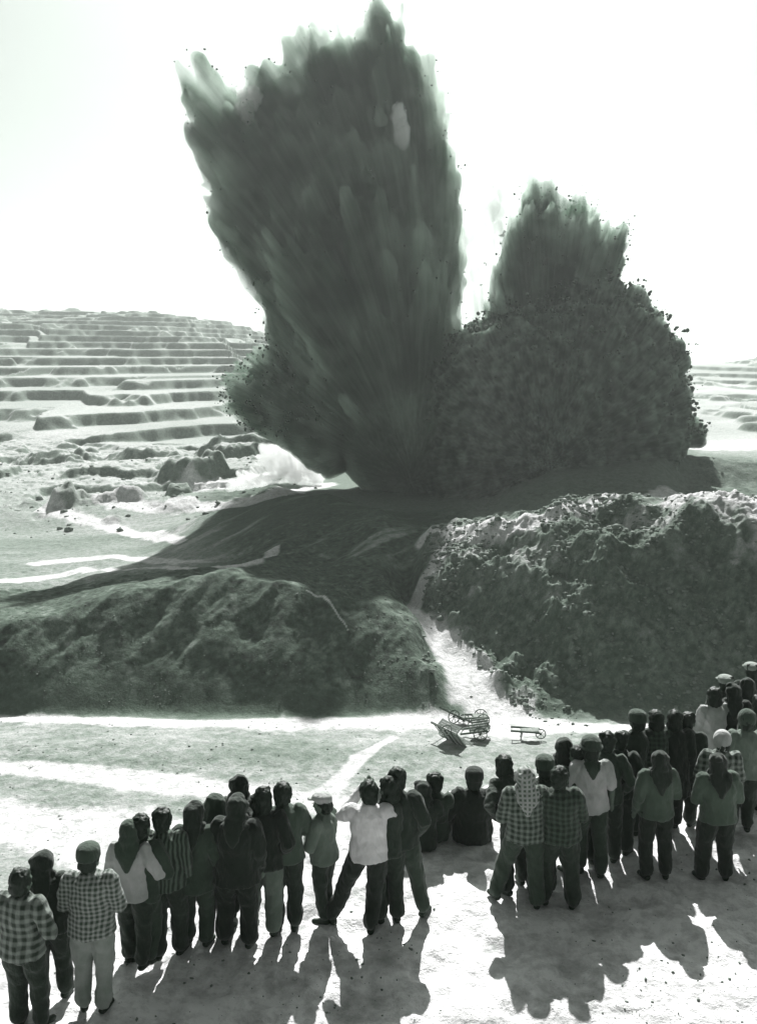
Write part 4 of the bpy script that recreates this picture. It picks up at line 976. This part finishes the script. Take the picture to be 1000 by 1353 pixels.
def handcart(px, py, label, rot, L_=1.9, Wd=1.15, slats=7, sides=True, single=False):
    p = hit(px, py); root = bpy.data.objects.new('handcart' if not single else 'wheelbarrow', None); col.objects.link(root)
    root.location = (p[0], p[1], p[2] + .02); root.rotation_euler = [R(a) for a in rot]
    root.scale = (.8, .8, .8)
    tag(root, label, 'handcart' if not single else 'wheelbarrow', 'carts left at the foot of the road')
    zf = .55
    bm = bmesh.new()
    for i in range(slats):
        x = -Wd/2 + (i+.5)*Wd/slats; beam(bm, (x, -L_/2, zf), (x, L_/2, zf), Wd/slats*.86, .06)
    bobj('bed', bm, M_wood, root)
    bm = bmesh.new()
    for x in (-Wd/2, Wd/2): beam(bm, (x, -L_/2 - .05, zf - .06), (x, L_/2 + .55, zf - .02 + (0.1 if single else 0)), .09, .10)
    for y in (-L_/2, -L_/6, L_/6, L_/2): beam(bm, (-Wd/2, y, zf - .06), (Wd/2, y, zf - .06), .05, .05)
    bobj('frame', bm, M_dwood, root)
    bm = bmesh.new(); beam(bm, (-Wd/2, L_/2 + .5, zf + .02), (Wd/2, L_/2 + .5, zf + .02), .04, .04); bobj('handle', bm, M_dwood, root)
    if sides:
        for x in (-Wd/2 - .02, Wd/2 + .02):
            bm = bmesh.new()
            for z in (zf + .12, zf + .26, zf + .40): beam(bm, (x, -L_/2, z), (x, L_/2, z), .04, .11)
            for y in (-L_/2 + .05, 0, L_/2 - .05): beam(bm, (x, y, zf - .03), (x, y, zf + .48), .045, .05, (1, 0, 0))
            bobj('side_rail', bm, M_wood, root)
    if single: wheel(root, (0, -L_/2 - .1, .3), .3)
    else:
        for x in (-Wd/2 - .13, Wd/2 + .13): wheel(root, (x, -.1, .40), .40)
        bm = bmesh.new(); tube(bm, [(-Wd/2 - .15, -.1, .40), (Wd/2 + .15, -.1, .40)], [.03, .03], 8); bobj('axle', bm, M_iron, root)
    if single:
        for x in (-Wd/2, Wd/2):
            bm = bmesh.new(); beam(bm, (x, L_/2 - .1, zf - .06), (x, L_/2 + .05, 0), .05, .05); bobj('leg', bm, M_dwood, root)
    return root
handcart(590, 985, 'largest wooden cart, tipped on its side with its slatted bed facing the crowd', (0, 52, 35), 1.7, 1.35, 8)
handcart(601, 958, 'wooden cart standing behind the tipped one, its bed tilted down to the right', (8, 28, 50), 1.25, .9, 6, False)
handcart(636, 976, 'wooden cart between the tipped cart and the wheelbarrow, shafts low', (-14, 0, 75), 1.0, .8, 5)
handcart(634, 958, 'smallest wooden cart with a level bed, at the back of the group', (0, 0, 95), .9, .6, 5, False)
handcart(700, 978, 'low wheelbarrow standing apart on the right of the carts', (-4, 0, 82), 1.0, .62, 5, False, True)

def haze_box():
    m = vol_mat('pale_air', HAZE_D, (0.92, 0.98, 0.945, 1), 0.3)
    bm = bmesh.new(); bmesh.ops.create_cube(bm, size=1.0)
    for v in bm.verts: v.co = Vector((v.co.x*9000, v.co.y*5400 + 2660, v.co.z*130 + 12))
    o = bobj('haze', bm, m); tag(o, kind='stuff')
HAZE_D = 0.00038
haze_box()
